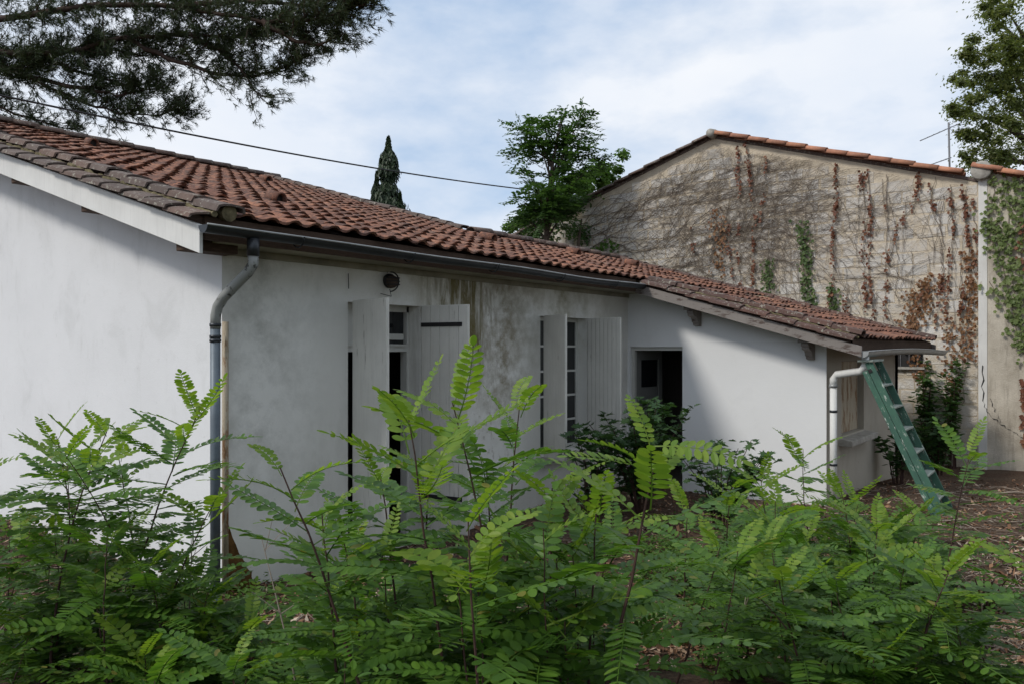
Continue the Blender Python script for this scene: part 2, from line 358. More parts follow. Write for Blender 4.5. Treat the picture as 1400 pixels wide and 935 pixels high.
def wall(name, mat, org, ax, out, length, ztop, zbot, thick, openings, parent, breaks=()):
    """wall along ax from org; out = outward normal; openings (s0,s1,z0,z1); ztop may be a function of s"""
    org = Vector(org); ax = Vector(ax); out = Vector(out)
    zf = ztop if callable(ztop) else (lambda s: ztop)
    ss = sorted({0, length, *breaks, *[v for o in openings for v in o[:2]]}); zs = sorted({zbot, *[v for o in openings for v in o[2:]]})
    g = G()
    def pt(s, z, k): return org+ax*s-out*(thick*k)+Vector((0, 0, z))
    for i in range(len(ss)-1):
        a, b = ss[i], ss[i+1]
        for j in range(len(zs)):
            z0 = zs[j]; last = j == len(zs)-1
            if any(o[0] <= a+1e-6 and b <= o[1]+1e-6 and o[2] <= z0+1e-6 and not last and zs[j+1] <= o[3]+1e-6 for o in openings): continue
            za, zb = (zf(a), zf(b)) if last else (zs[j+1], zs[j+1])
            # split long cells so the surface is not one huge face
            g.add([pt(a, z0, 0), pt(b, z0, 0), pt(b, zb, 0), pt(a, za, 0)], [(0, 1, 2, 3)])
            g.add([pt(a, z0, 1), pt(b, z0, 1), pt(b, zb, 1), pt(a, za, 1)], [(3, 2, 1, 0)])
            if last: g.add([pt(a, za, 0), pt(b, zb, 0), pt(b, zb, 1), pt(a, za, 1)], [(0, 1, 2, 3)])
    for (a, b, z0, z1) in openings:
        for (p, q) in (((a, z0), (a, z1)), ((a, z1), (b, z1)), ((b, z1), (b, z0)), ((b, z0), (a, z0))):
            g.add([pt(*p, 0), pt(*q, 0), pt(*q, 1), pt(*p, 1)], [(0, 1, 2, 3)])
    for s in (0, length):
        g.add([pt(s, zbot, 0), pt(s, zf(s), 0), pt(s, zf(s), 1), pt(s, zbot, 1)], [(0, 1, 2, 3)])
    return g.build(name, mat, parent)
DK = .13   # roof build-up below the tile bed
DX0, DX1, DZ1 = 4.83, 5.78, E+.44             # french door
WX0, WX1, WZ0, WZ1 = 7.90, 8.98, E-1.31, E+.415
YB = 2*YR-YW
wall('gable_wall', 'plaster', (X0, YW, 0), (0, 1, 0), (-1, 0, 0), YB-YW, lambda s: zt(YW+s)-DK if YW+s <= YR else zt(2*YR-YW-s)-DK, -.3, .28, [], house, (YR-YW,))
wall('front_wall', 'plaster_front', (X0+.28, YW, 0), (1, 0, 0), (0, -1, 0), X2-X0-.28, zt(YW)-DK, -.3, .28,
     [(DX0-X0-.28, DX1-X0-.28, .05, DZ1), (WX0-X0-.28, WX1-X0-.28, WZ0, WZ1)], house)
# thin return so the corner of the front wall reads as plaster, not as the gable wall's end
G().add([(X0, YW-.003, -.3), (X0+.282, YW-.003, -.3), (X0+.282, YW-.003, zt(YW)-DK), (X0, YW-.003, zt(YW)-DK)], [(0, 1, 2, 3)]).build('corner_return', 'plaster_front', house)
wall('far_gable_wall', 'plaster', (X1-.35, YB, 0), (0, -1, 0), (1, 0, 0), YB-YW-.3, lambda s: zt(2*YR-(YB-s))-DK if YB-s > YR else zt(YB-s)-DK, -.3, .25, [], house, (YB-YR,))
wall('back_wall', 'plaster', (X3, 2*YRB-YW, 0), (-1, 0, 0), (0, 1, 0), X3-X1, zt(YW)-DK, -.3, .25, [], house)
wall('rear_wall', 'plaster', (X1, YB, 0), (-1, 0, 0), (0, 1, 0), X1-X0, zt(YW)-DK, -.3, .25, [], house)
# annex walls
ADY0, ADY1 = 5.56, 4.74
wall('annex_side_wall', 'plaster_annex', (X2, YW, 0), (0, -1, 0), (-1, 0, 0), YW-Y2, lambda s: zt(YW-s)-DK, -.4, .22, [(YW-ADY0, YW-ADY1, -.05, E+.04)], house)
AW0, AW1, AWZ0, AWZ1 = 10.78, 11.95, .82, 1.80
wall('annex_front_wall', 'plaster_annex_shaded', (X2+.22, Y2, 0), (1, 0, 0), (0, -1, 0), X3-X2-.22, zt(Y2)-DK, -.5, .22, [(AW0-X2-.22, AW1-X2-.22, AWZ0, AWZ1)], house)
G().add([(X2, Y2-.003, -.4), (X2+.222, Y2-.003, -.4), (X2+.222, Y2-.003, zt(Y2)-DK), (X2, Y2-.003, zt(Y2)-DK)], [(0, 1, 2, 3)]).build('annex_corner_return', 'plaster_annex_shaded', house)
wall('annex_far_wall', 'plaster_annex_shaded', (X3, Y2, 0), (0, 1, 0), (1, 0, 0), 2*YRB-YW-Y2, lambda s: zt(Y2+s)-DK if Y2+s < YRB else zt(2*YRB-Y2-s)-DK, -.5, .22, [], house, (YRB-Y2,))
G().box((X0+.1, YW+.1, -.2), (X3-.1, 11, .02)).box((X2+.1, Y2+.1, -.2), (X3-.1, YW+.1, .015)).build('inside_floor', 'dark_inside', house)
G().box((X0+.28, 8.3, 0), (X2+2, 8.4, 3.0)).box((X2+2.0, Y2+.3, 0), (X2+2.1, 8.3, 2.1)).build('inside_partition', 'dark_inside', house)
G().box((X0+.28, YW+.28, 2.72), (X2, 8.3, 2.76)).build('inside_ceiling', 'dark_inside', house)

# roof decks
roof = G()
def slab(x0, x1, ya, yb, f, t0=.02, t1=.10):
    g = [(x0, ya, f(ya)-t0), (x1, ya, f(ya)-t0), (x1, yb, f(yb)-t0), (x0, yb, f(yb)-t0)]
    roof.prism([(p[0], p[1], p[2]-(t1-t0)) for p in g], (0, 0, t1-t0))
slab(XV+.10, X1, YE+.06, YR, zt); slab(XV+.1, X1, YR, 2*YR-YE, lambda y: zt(2*YR-y), -.01)
slab(X1+.002, XV3-.08, YE+.06, YRB, zt); slab(X1+.002, XV3-.08, YRB, 2*YRB-YE, lambda y: zt(2*YRB-y), -.01)
slab(X2-.36, XV3-.08, YEA+.06, YE+.058, zt)
roof = roof.build('roof', 'wood', house)

# clay tiles
TW, TG = .212, .352                           # cover width, gauge along the slope
ct = 1/math.sqrt(1+T*T); UP = Vector((0, ct, T*ct)); NR = Vector((0, -T*ct, ct))
PROF = [(0, .006), (.03, -.002), (.062, -.004), (.092, .003), (.112, .016), (.142, .026), (.172, .024), (.196, .012), (.214, .002)]
def tile_geo(seed):
    rr = random.Random(seed); v = []; f = []; n = len(PROF); Lh = TG+.05
    for k, (y, dz) in enumerate(((0, .038), (Lh, .004))):
        for (x, z) in PROF:
            v.append((x, y+(.012*math.sin(x/.214*6.28)+rr.uniform(-.003, .003) if k == 0 else 0), z+dz))
    for (x, z) in PROF: v.append((x, .004, z+.018))
    for i in range(n-1):
        f.append((i, i+1, n+i+1, n+i)); f.append((2*n+i, 2*n+i+1, i+1, i))
    f.append((n-1, 2*n+n-1, 2*n-1)); f.append((0, n, 2*n))
    return v, f
TILEGEO = [tile_geo(i) for i in range(4)]
TILEMESH = [mkmesh('tile', v, f, 'tile') for v, f in TILEGEO]
BAS = Matrix(((1, 0, 0), (0, UP.y, NR.y), (0, UP.z, NR.z)))
spots = []
def sag(x, y): return .018*mnoise.noise(Vector((x*.6, y*.5, 9)))+.008*mnoise.noise(Vector((x*2, y*2, 1)))
def field(xa, xb, ya, yb):
    nc = int(round((xb-xa)/TW)); nr = int((yb-ya)/(TG*ct))+1
    for j in range(nr):
        y = ya+j*TG*ct
        if y > yb-.12: break
        for i in range(nc):
            x = xa+i*(xb-xa)/nc
            spots.append((x, y))
field(XV+.30, X1-.05, YE, YR-.05)
field(X1-.05, XV3-.14, YE+TG*ct*0, YRB-.05)
field(X2-.20, XV3-.14, YEA-.02, YE-.12)
VENTPX = [(128, 204), (367, 253), (383, 283), (674, 335), (790, 353), (870, 368)]
def on_roof(px, py):
    a = P(px, py, 1)-Vector((0, 0, E)); t_ = (ZE-T*YE-E)/(a.z-T*a.y); return Vector((a.x*t_, a.y*t_, E+a.z*t_))
vents = [on_roof(*q) for q in VENTPX]
items = []
for (x, y) in spots:
    c = Vector((x, y, zt(y)+sag(x, y)))
    px, py, d = proj(c+Vector((.1, .1, .03)))
    vis = -40 < px < 1440 and d > 0
    # facing: the plane is seen nearly edge-on, nearer and more face-on tiles show larger
    view = (Vector((0, 0, E))-c); face = abs(view.normalized().dot(NR))
    items.append((face/d/d if vis else 0, c, px))
items.sort(key=lambda q: -q[0])
rest = G()
for k, (sc, c, px) in enumerate(items):
    q = Matrix.Rotation(random.gauss(0, .025), 3, NR) @ Matrix.Rotation(random.uniform(-.025, .035), 3, 'X') @ Matrix.Rotation(random.gauss(0, .02), 3, 'Y') @ BAS
    c = c+UP*random.gauss(0, .012)
    mw = Matrix.Translation(c) @ q.to_4x4(); i = random.randrange(4)
    if k < 300:
        link('tile', TILEMESH[i], roof, mw)
    else:
        v, f = TILEGEO[i]; rest.add([mw @ Vector(p) for p in v], f)
tag(rest.build('tile_field', 'tile', roof), None, None, None, 'stuff')
# barrel tile: half tube tapering, axis along +Y of its frame
def barrel_geo(w0, w1, h, length, n=7, th=.016, flat=False):
    v = []; f = []
    for y, w_, lift in ((0, w0, .02), (length, w1, 0)):
        for inner in (0, 1):
            for i in range(n):
                a = math.pi*(1-i/(n-1)); rr = (w_/2)-th*inner
                z = (h-th*inner)*(math.sin(a)**(.8 if not flat else .45))
                v.append((rr*math.cos(a), y, z+lift))
    def ix(e, inn, i): return e*2*n+inn*n+i
    for i in range(n-1):
        f.append((ix(0, 0, i), ix(0, 0, i+1), ix(1, 0, i+1), ix(1, 0, i)))
        f.append((ix(0, 1, i+1), ix(0, 1, i), ix(1, 1, i), ix(1, 1, i+1)))
        f.append((ix(0, 0, i+1), ix(0, 0, i), ix(0, 1, i), ix(0, 1, i+1)))
        f.append((ix(1, 0, i), ix(1, 0, i+1), ix(1, 1, i+1), ix(1, 1, i)))
    for e in (0,): f.append((ix(0, 0, 0), ix(1, 0, 0), ix(1, 1, 0), ix(0, 1, 0))); f.append((ix(0, 0, n-1), ix(0, 1, n-1), ix(1, 1, n-1), ix(1, 0, n-1)))
    return v, f
VB = mkmesh('verge_tile', *barrel_geo(.25, .21, .062, .43, flat=True), 'tile_dark')
VBr = mkmesh('verge_tile', *barrel_geo(.25, .21, .058, .43, flat=True), 'tile_red_verge')
VL = mkmesh('verge_edge_tile', *barrel_geo(.22, .20, .035, .42, flat=True), 'tile_dark')
VLr = mkmesh('verge_edge_tile', *barrel_geo(.22, .20, .04, .42, flat=True), 'tile_red_verge')
RB = mkmesh('ridge_tile', *barrel_geo(.25, .215, .09, .46), 'tile_dark', True)
def verge(xc, y0, y1, m_hi, m_lo, off, lean):
    y = y0
    while y < y1:
        j = lambda a: random.uniform(-a, a)
        q = Matrix.Rotation(j(.05), 3, NR) @ Matrix.Rotation(j(.06), 3, UP) @ BAS
        link('verge_tile', m_hi, roof, Matrix.Translation(Vector((xc+j(.008), y, zt(y)+.03+j(.006)+sag(xc, y)))) @ q.to_4x4())
        if m_lo:
            q2 = Matrix.Rotation(j(.04), 3, NR) @ Matrix.Rotation(lean, 3, UP) @ BAS
            link('verge_edge_tile', m_lo, roof, Matrix.Translation(Vector((xc+off+j(.008), y+.05, zt(y+.05)-.035+j(.006)))) @ q2.to_4x4())
        y += TG*ct*(1.0+j(.015))
verge(XV+.265, YE-.05, YR, VB, VL, -.185, -.16)
verge(X2-.20, YEA-.02, YE-.3, VBr, VLr, -.165, -.16)
verge(X1-.06, YRB+.1, YR, VB, None, 0, 0)
verge(XV3-.1, YEA-.02, YRB, VBr, None, 0, 0)
# mossy mortar between the two verge courses
def moss_strip(x, y0, y1, r, mat, name):
    g = G(); pts = []; rad = []
    y = y0
    while y < y1:
        pts.append(Vector((x+random.uniform(-.012, .012), y, zt(y)+.012+random.uniform(-.008, .012)))); rad.append(r*random.uniform(.6, 1.35)); y += .045
    g.tube(pts, rad, 6); return g.build(name, mat, roof)
moss_strip(XV+.155, YE-.04, 12.5, .020, 'lichen', 'mossy_joint')
moss_strip(X2-.31, YEA, YE-.2, .022, 'lichen', 'mossy_joint')
G().tube([(XV+.265, YE-.04, zt(YE)+.03), (XV+.265, YE+.05, zt(YE)+.04)], [.062, .05], 10).build('verge_end_plug', 'lichen', roof)
x = XV+.05
while x < X1:
    mw = Matrix.Translation((x+.42, YR+random.uniform(-.01, .01), zt(YR)+.03+random.uniform(-.008, .008)+sag(x, YR))) @ Matrix.Rotation(R(90)+random.uniform(-.02, .02), 4, 'Z')
    link('ridge_tile', RB, roof, mw); x += .39
x = X1+.0
while x < XV3-.2:
    mw = Matrix.Translation((x+.42, YRB+random.uniform(-.01, .01), zt(YRB)+.02+random.uniform(-.008, .008))) @ Matrix.Rotation(R(90)+random.uniform(-.02, .02), 4, 'Z')
    link('ridge_tile', RB, roof, mw); x += .39
# hooded vent tiles
hv, hf = barrel_geo(.15, .08, .10, .26, 9)
HOOD = mkmesh('vent_tile', hv, hf, 'tile', True)
for k, c in enumerate(vents):
    mw = Matrix.Translation(c+NR*.035) @ BAS.to_4x4()
    h = link('vent_tile', HOOD, roof, mw)
    G().add([c+NR*.036+UP*.05+Vector((.064*math.cos(a), 0, 0))+NR*(.086*math.sin(a)) for a in [math.pi*i/8 for i in range(9)]], [tuple(range(9))]).build('vent_hole', 'iron', h)

# barge boards, purlin ends, soffits, fascias
def rake_board(x, th, y0, y1, top, bot, mat, name):
    g = G(); g.prism([(x, y0, zt(y0)-top), (x, y0, zt(y0)-bot), (x, y1, zt(y1)-bot), (x, y1, zt(y1)-top)], (th, 0, 0))
    return g.build(name, mat, house, bevel=.004)
rake_board(XV+.06, .028, YE+.02, YR, .075, .285, 'barge', 'barge_board')
rake_board(X2-.42, .03, YEA-.06, YE+.05, .075, .20, 'barge_grey_shaded', 'barge_board')
rake_board(XV3-.05, .03, YEA-.02, YRB, .05, .2, 'barge_grey_shaded', 'barge_board')
for y in (5.50, 7.05, 8.55, 10.2):
    G().box((XV+.09, y-.09, zt(y)-.32), (X0+.02, y+.09, zt(y)-.10)).build('purlin_end', 'wood', house, bevel=.006)
# eave: fascia, boxed soffit
G().box((XV+.12, YE+.04, ZE-.17), (X2-.42, YE+.065, ZE+.0)).build('fascia', 'wood', house)
G().prism([(X0-.2, YE+.066, ZE-.165), (X0-.2, YW-.002, ZE-.165), (X0-.2, YW-.002, ZE-.14), (X0-.2, YE+.066, ZE-.14)], (X2-X0+.19, 0, 0)).build('soffit_board', 'soffit', house)
G().box((X0+.05, YW-.03, ZE-.22), (X2-.01, YW-.006, ZE-.167)).build('frieze_board', 'soffit', house)
G().box((X2-.36, YEA+.05, zt(YEA)-.16), (XV3-.06, YEA+.075, zt(YEA)-.01)).build('annex_fascia', 'wood', house)
# corbels under the annex rake
def corbel(y):
    z = zt(y)-.255; pr = [(0, 0), (-.36, 0), (-.36, -.045), (-.325, -.055), (-.325, -.085), (-.285, -.10), (-.20, -.115), (-.165, -.15), (-.15, -.19), (-.115, -.195), (-.10, -.235), (0, -.25)]
    G().prism([(X2+a*.8, y-.045, z+b*.85+.02) for a, b in pr], (0, .09, 0)).build('corbel', 'barge_grey_shaded', house, bevel=.006)
corbel(4.50); corbel(2.99)
G().box((X2-.33, 4.43, zt(4.5)-.235), (X2, 4.57, zt(4.5)-.12)).build('purlin_end', 'barge_grey_shaded', house)
G().box((X2-.33, 2.92, zt(2.99)-.235), (X2, 3.06, zt(2.99)-.12)).build('purlin_end', 'barge_grey_shaded', house)

# gutters and downpipes
def gutter(name, pts, rad, mat, lip=.008):
    g = G(); n = 9; k0 = 0; V = []; Fc = []
    for p in pts:
        for inner in (0, 1):
            for i in range(n):
                a = math.pi+math.pi*i/(n-1); rr = rad-(.006 if inner else 0)
                V.append((p[0], p[1]+rr*math.cos(a), p[2]+rr*math.sin(a)))
    m2 = 2*n
    for e in range(len(pts)-1):
        for i in range(n-1):
            a = e*m2+i; b = (e+1)*m2+i
            Fc += [(a, a+1, b+1, b), (a+n+1, a+n, b+n, b+n+1)]
    g.add(V, Fc)
    for e in (0, len(pts)-1): g.add([V[e*m2+i] for i in range(n)], [tuple(range(n))])
    o = g.build(name, mat, house, True)
    G().tube([(p[0], p[1]-rad, p[2]) for p in pts], lip, 8).build('gutter_lip', 'zinc_pale', o, True)
    return o
gp = [(XV+.03+i*(X2-.42-XV-.03)/16, YE-.075, E+.885+.012*math.sin(i*.9)*(i/16)-.008*i/16) for i in range(17)]
gut = gutter('gutter', gp, .058, 'zinc')
for i in (2, 5, 8, 11, 14):
    p = Vector(gp[i]); G().tube([p+Vector((0, -.078*math.cos(a), -.078*math.sin(a))) for a in [math.pi*k/8 for k in range(9)]], .006, 5).build('gutter_bracket', 'zinc', gut)
ga = [(X2-.40+i*(15.15-X2+.40)/14, YEA-.06, E-.005+.03*math.sin(i/14*3.3)-.015) for i in range(15)]
gut2 = gutter('annex_gutter', ga, .075, 'zinc_pale')
dp = thing  # (name kept short below)
pipe_top = Vector((3.50, YE-.075, E+.80)); pw = Vector((3.42, 5.50, 0))
px_ = [pipe_top+Vector((0, 0, .03)), pipe_top+Vector((0, 0, -.10))]
G().tube(px_, .046, 14).build('pipe_outlet', 'zinc', house, True)
el = [pipe_top+Vector((0, 0, -.09)), pipe_top+Vector((0, .0, -.16)), pipe_top+Vector((-.012, .05, -.22)), Vector((3.44, 5.42, E+.40)), Vector((3.425, 5.475, E+.33)), Vector((3.42, 5.495, E+.26)), Vector((3.42, 5.50, E+.16))]
elb = G().tube(el, .040, 14).build('pipe_elbow', 'elbow', house, True)
dpo = G().tube([(pw.x, pw.y, E+.20), (pw.x, pw.y, .12)], .038, 16).build('downpipe', 'pipe_blue', house, True)
for z in (E+.19, E+.10, E+.07, E-.9): G().tube([(pw.x, pw.y, z+.012), (pw.x, pw.y, z-.012)], .044, 16).build('pipe_collar', 'zinc', dpo, True)
G().tube([(pw.x, pw.y, .14), (pw.x, pw.y, .06), (pw.x-.04, pw.y-.08, .0)], .040, 12).build('pipe_shoe', 'pipe_blue', dpo, True)
G().tube([(X0+.012, YW-.028, E+.22), (X0+.012, YW-.028, .05)], .026, 10).build('corner_conduit', 'rusty_strip', house, True)
ms = [(X0+.03, YW-.006, -.05)]
for i in range(36):
    t = i/35; wdt = .34*(1-t)**1.5*(1+.10*mnoise.noise(Vector((t*9, 0, 0)))+.10*mnoise.noise(Vector((t*37, 5, 0))))
    ms.append((X0+.035+max(.0, wdt), YW-.006, -.05+.72*t))
G().prism(ms, (0, .004, 0)).build('moss_patch', 'moss_rust', house)
pa = Vector((10.0, 2.70, 0)); at_ = Vector((X2-.25, YEA-.06, E-.08))
G().tube([at_+Vector((0, 0, .02)), at_+Vector((0, 0, -.10)), at_+Vector((.02, .05, -.17)), Vector((10.0, 2.66, E-.30)), Vector((10.0, 2.70, E-.36)), Vector((10.0, 2.70, E-.44))], .044, 12).build('pipe_elbow', 'barge', house, True)
dpa = G().tube([(10.0, 2.70, E-.42), (10.0, 2.70, .05)], .042, 14).build('downpipe', 'barge', house, True)
G().tube([(10.0, 2.70, E-.42), (10.0, 2.70, E-.46)], .050, 14).build('pipe_collar', 'zinc_pale', dpa, True)

for z in (.55, 1.2): G().tube([(10.0, 2.70, z+.014), (10.0, 2.70, z-.014)], .047, 14).build('pipe_bracket', 'zinc', dpa, True)
# shutters: leaf of planks in a plane, hinge line at h, free edge direction fd (unit, horizontal)
def shutter(h, fd, width, z0, z1, label, nplank=5, straps=(), latch=False, smoothface=False, side=1):
    h = Vector((h[0], h[1], 0)); fd = Vector((fd[0], fd[1], 0)).normalized(); nn = Vector((-fd.y, fd.x, 0))*side   # nn = face toward the viewer
    th = .028; g = G()
    core = G().obox(h+Vector((0, 0, z0))-nn*.004, fd*width, -nn*(th-.008), (0, 0, z1-z0)).build('shutter', 'shutter', house)
    core['label'] = label
    pwid = width/nplank
    for k in range(nplank):
        j = random.uniform(-.0015, .0015); gap = .0022 if not smoothface else .0008
        G().obox(h+fd*(k*pwid+gap)+Vector((0, 0, z0+.002+random.uniform(0, .006)))-nn*.0035, fd*(pwid-2*gap), nn*(.010+j), (0, 0, z1-z0-.008)).build('plank', 'shutter', core, bevel=.0025)
    for zs_ in straps:
        G().obox(h+nn*.0085+Vector((0, 0, zs_)), fd*(width*.88), nn*.006, (0, 0, .042)).build('strap_hinge', 'iron', core)
    if latch:
        g = G(); q = h+fd*(width*.62)+nn*.009+Vector((0, 0, z0+.92)); g.obox(q, fd*.17, nn*.02, (0, 0, .05)); g.obox(q+fd*.13+Vector((0, 0, -.06)), fd*.03, nn*.03, (0, 0, .09)); g.build('latch', 'iron', core)
    # edge battens at top
    return core
zb = .12
shutter((DX0+.035, YW-.03), (-.15, -1), .54, zb, E+.455, 'plain shutter leaf of the door, left', 1, smoothface=True, side=-1)
shutter((DX1+.01, YW-.015), (.15, -1), .56, zb, E+.445, 'planked shutter leaf of the door with black strap', 5, straps=(E+.23, .45), latch=True, side=-1)
shutter((WX0+.045, YW-.02), (-.40, -.92), .49, WZ0-.02, E+.42, 'window shutter leaf, left', 4, side=-1)
shutter((WX1+.0, YW-.015), (.0, -1), .50, WZ0-.02, E+.42, 'window shutter leaf, right', 8, side=-1)
# french door with fanlight, one leaf ajar
yf = YW+.16
fr = G(); fr.box((DX0, yf, .05), (DX0+.05, yf+.06, DZ1)).box((DX1-.03, yf, .05), (DX1, yf+.06, DZ1)).box((DX0, yf, DZ1-.06), (DX1, yf+.06, DZ1-.001)).box((DX0+.05, yf, E-.02), (DX1-.03, yf+.06, E+.035)).box((DX0+.05, yf-.02, E+.035), (DX1-.05, yf+.03, E+.055))
door = fr.build('door_frame', 'frame', house)
g = G(); g.box((DX0+.05, yf+.015, E+.056), (DX0+.26, yf+.05, DZ1-.061)); fan = g.build('fanlight', 'frame', door)
G().box((5.27, yf+.012, E+.055), (5.34, yf+.052, DZ1-.061)).build('mullion', 'frame', door)
G().box((5.355, yf+.012, E+.10), (5.72, yf+.05, E+.16)).build('fanlight_rail', 'frame', door)
G().box((DX0+.05, yf+.03, E+.055), (DX1-.05, yf+.036, DZ1-.06)).build('pane', 'glass', door)
G().obox((DX1-.0, yf+.07, .06), (.36, .22, 0), (-.016, .026, 0), (0, 0, E-.09)).build('door_leaf', 'frame', door)
G().obox((DX0+.06, yf+.06, .06), (.05, .42, 0), (.03, -.014, 0), (0, 0, E-.09)).build('door_leaf', 'frame', door)
# casement window
yw = YW+.14
fr = G(); fr.box((WX0, yw, WZ0), (WX0+.05, yw+.06, WZ1)).box((WX1-.05, yw, WZ0), (WX1, yw+.06, WZ1)).box((WX0+.05, yw, WZ1-.05), (WX1-.05, yw+.06, WZ1-.001)).box((WX0+.05, yw, WZ0), (WX1-.05, yw+.06, WZ0+.07))
win = fr.build('window_frame', 'frame', house)
G().box(((WX0+WX1)/2-.045, yw-.01, WZ0+.07), ((WX0+WX1)/2+.045, yw+.05, WZ1-.05)).build('mullion', 'frame', win)
for a, b in ((WX0+.05, (WX0+WX1)/2-.045), ((WX0+WX1)/2+.045, WX1-.05)):
    for k in range(1, 5):
        z = WZ0+.07+(WZ1-WZ0-.12)*k/5; G().box((a, yw+.008, z-.014), (b, yw+.04, z+.014)).build('glazing_bar', 'frame', win)
    for k in range(5):
        z = WZ0+.07+(WZ1-WZ0-.12)*k/5; z2 = WZ0+.07+(WZ1-WZ0-.12)*(k+1)/5; G().box((a, yw+.02, z), (b, yw+.025, z2)).build('pane', 'glass', win)
G().prism([(WX0-.12, YW-.10, WZ0-.09), (WX0-.12, YW+.13, WZ0-.09), (WX0-.12, YW+.13, WZ0-.005), (WX0-.12, YW-.10, WZ0-.025)], (WX1-WX0+.24, 0, 0)).build('window_sill', 'concrete', house, bevel=.008)
# annex door: leaf opened inwards
dl = Vector((X2+.10, ADY0-.04, 0)); dd = Vector((.995, -.09, 0)); dn = Vector((-.09, -.995, 0))
leafd = G().obox(dl+Vector((0, 0, .03)), dd*.70, -dn*.035, (0, 0, E-.04)).build('annex_door', 'door_dimmed', house)
for a, b, z0, z1 in ((0, .70, .03, .20), (0, .70, .95, 1.07), (0, .70, E-.12, E-.01), (0, .10, .2, E-.12), (.60, .70, .2, E-.12)):
    G().obox(dl+dd*(a+.001)+dn*.001+Vector((0, 0, z0+.001)), dd*(b-a-.002), dn*.012, (0, 0, z1-z0-.002)).build('door_rail', 'door_dimmed', leafd)
G().obox(dl+dd*.14+dn*.002+Vector((0, 0, 1.40)), dd*.42, dn*.006, (0, 0, .40)).build('pane', 'glass', leafd)
fr = G(); fr.box((X2+.04, ADY0-.05, -.05), (X2+.10, ADY0, E+.04)).box((X2+.04, ADY1, E-.01), (X2+.10, ADY0-.05, E+.039)); fr.build('annex_door_frame', 'frame', house)
# annex window with closed shutter and sill
g = G().box((AW0, Y2+.09, AWZ0), (AW1, Y2+.13, AWZ1)).build('annex_shutter', 'barge_grey_shaded', house)
for k in range(6):
    a = AW0+.03+k*(AW1-AW0-.06)/6; G().box((a+.003, Y2+.078, AWZ0+.01), (a+(AW1-AW0-.06)/6-.003, Y2+.089, AWZ1-.01)).build('plank', 'rusty_strip', g)
G().prism([(AW0-.12, Y2-.16, AWZ0-.12), (AW0-.12, Y2+.07, AWZ0-.12), (AW0-.12, Y2+.07, AWZ0-.015), (AW0-.12, Y2-.16, AWZ0-.045)], (AW1-AW0+.24, 0, 0)).build('annex_window_sill', 'concrete', house, bevel=.008)
# plinth strip along the annex
# wall lamp: round back plate, dome, cage bars, wire
lc = Vector((5.33, YW-.01, E+.665)); lamp = G()
lamp.tube([lc, lc+Vector((0, -.035, 0))], .07, 18); lo = lamp.build('wall_lamp', 'iron', house, True)
gl = G(); gl.tube([lc+Vector((0, -.03-.1*t, -.01)) for t in (0, .3, .6, .85, 1)], [.064, .062, .052, .036, .010], 16); gl.build('lamp_dome', 'bark', lo, True)
cg = G()
for k in range(3):
    cg.tube([lc+Vector((.068*math.cos(a), -.03-.105*math.sin(a), -.04+.032*k)) for a in [math.pi*i/10 for i in range(11)]], .006, 5)
cg.tube([lc+Vector((0, -.03-.115*math.sin(a), .095*math.cos(a)-.01)) for a in [math.pi*i/10 for i in range(11)]], .007, 5); cg.build('lamp_cage', 'iron', lo)
G().tube([lc+Vector((-.02, -.01, .08)), lc+Vector((-.07, -.012, .14)), lc+Vector((-.09, -.01, .25))], .005, 5).build('lamp_wire', 'cable', lo)
G().tube([lc+Vector((0, -.02, -.08)), lc+Vector((.01, -.03, -.15)), lc+Vector((-.12, -.02, -.13))], .004, 5).build('loose_wire', 'cable', lo)
G().tube([(3.98+.85, YW-.006, E+.70), (3.985+.85, YW-.006, E+.56)], .004, 4).build('wall_crack', 'iron', house)
G().box((3.35, 4.0, -.35), (3.36, 4.01, -.34)).v  # nothing built

# ---------------------------------------------------------------- neighbouring barn with block gable
XB = 16.5; AY, AZ = 7.0, E+4.72; TB = .32; BR0, BL = 1.92, 13.6
def zb_(y): return AZ-TB*abs(y-AY)
barn = thing('barn', (XB, AY, 0), 'grey block barn gable with orange verge tiles, overgrown by bare creeper', 'barn')
gw = G().prism([(XB, BR0, -.6), (XB, BL, -.6), (XB, BL, zb_(BL)-.055), (XB, AY, AZ-.055), (XB, BR0, zb_(BR0)-.055)], (.3, 0, 0)).build('gable_wall', 'mortar', barn)
G().prism([(XB+12, BR0, -.6), (XB+12, BL, -.6), (XB+12, BL, zb_(BL)-.12), (XB+12, AY, AZ-.12), (XB+12, BR0, zb_(BR0)-.12)], (.3, 0, 0)).build('back_gable_wall', 'mortar', barn)
G().box((XB+.3, BL-.3, -.6), (XB+12, BL, zb_(BL)-.1)).build('side_wall', 'mortar', barn)
CH, CW = .236, .52
bl = []; row = 0; z = -.45
while z < AZ:
    y = BR0+(.0 if row % 2 else -.26)
    while y < BL:
        a, b = max(y, BR0+.0), min(y+CW*random.uniform(.92, 1.06), BL); y = b
        if b-a < .1 or z+CH > min(zb_(a), zb_(b))-.06: continue
        bl.append((a, b, z))
    z += CH; row += 1
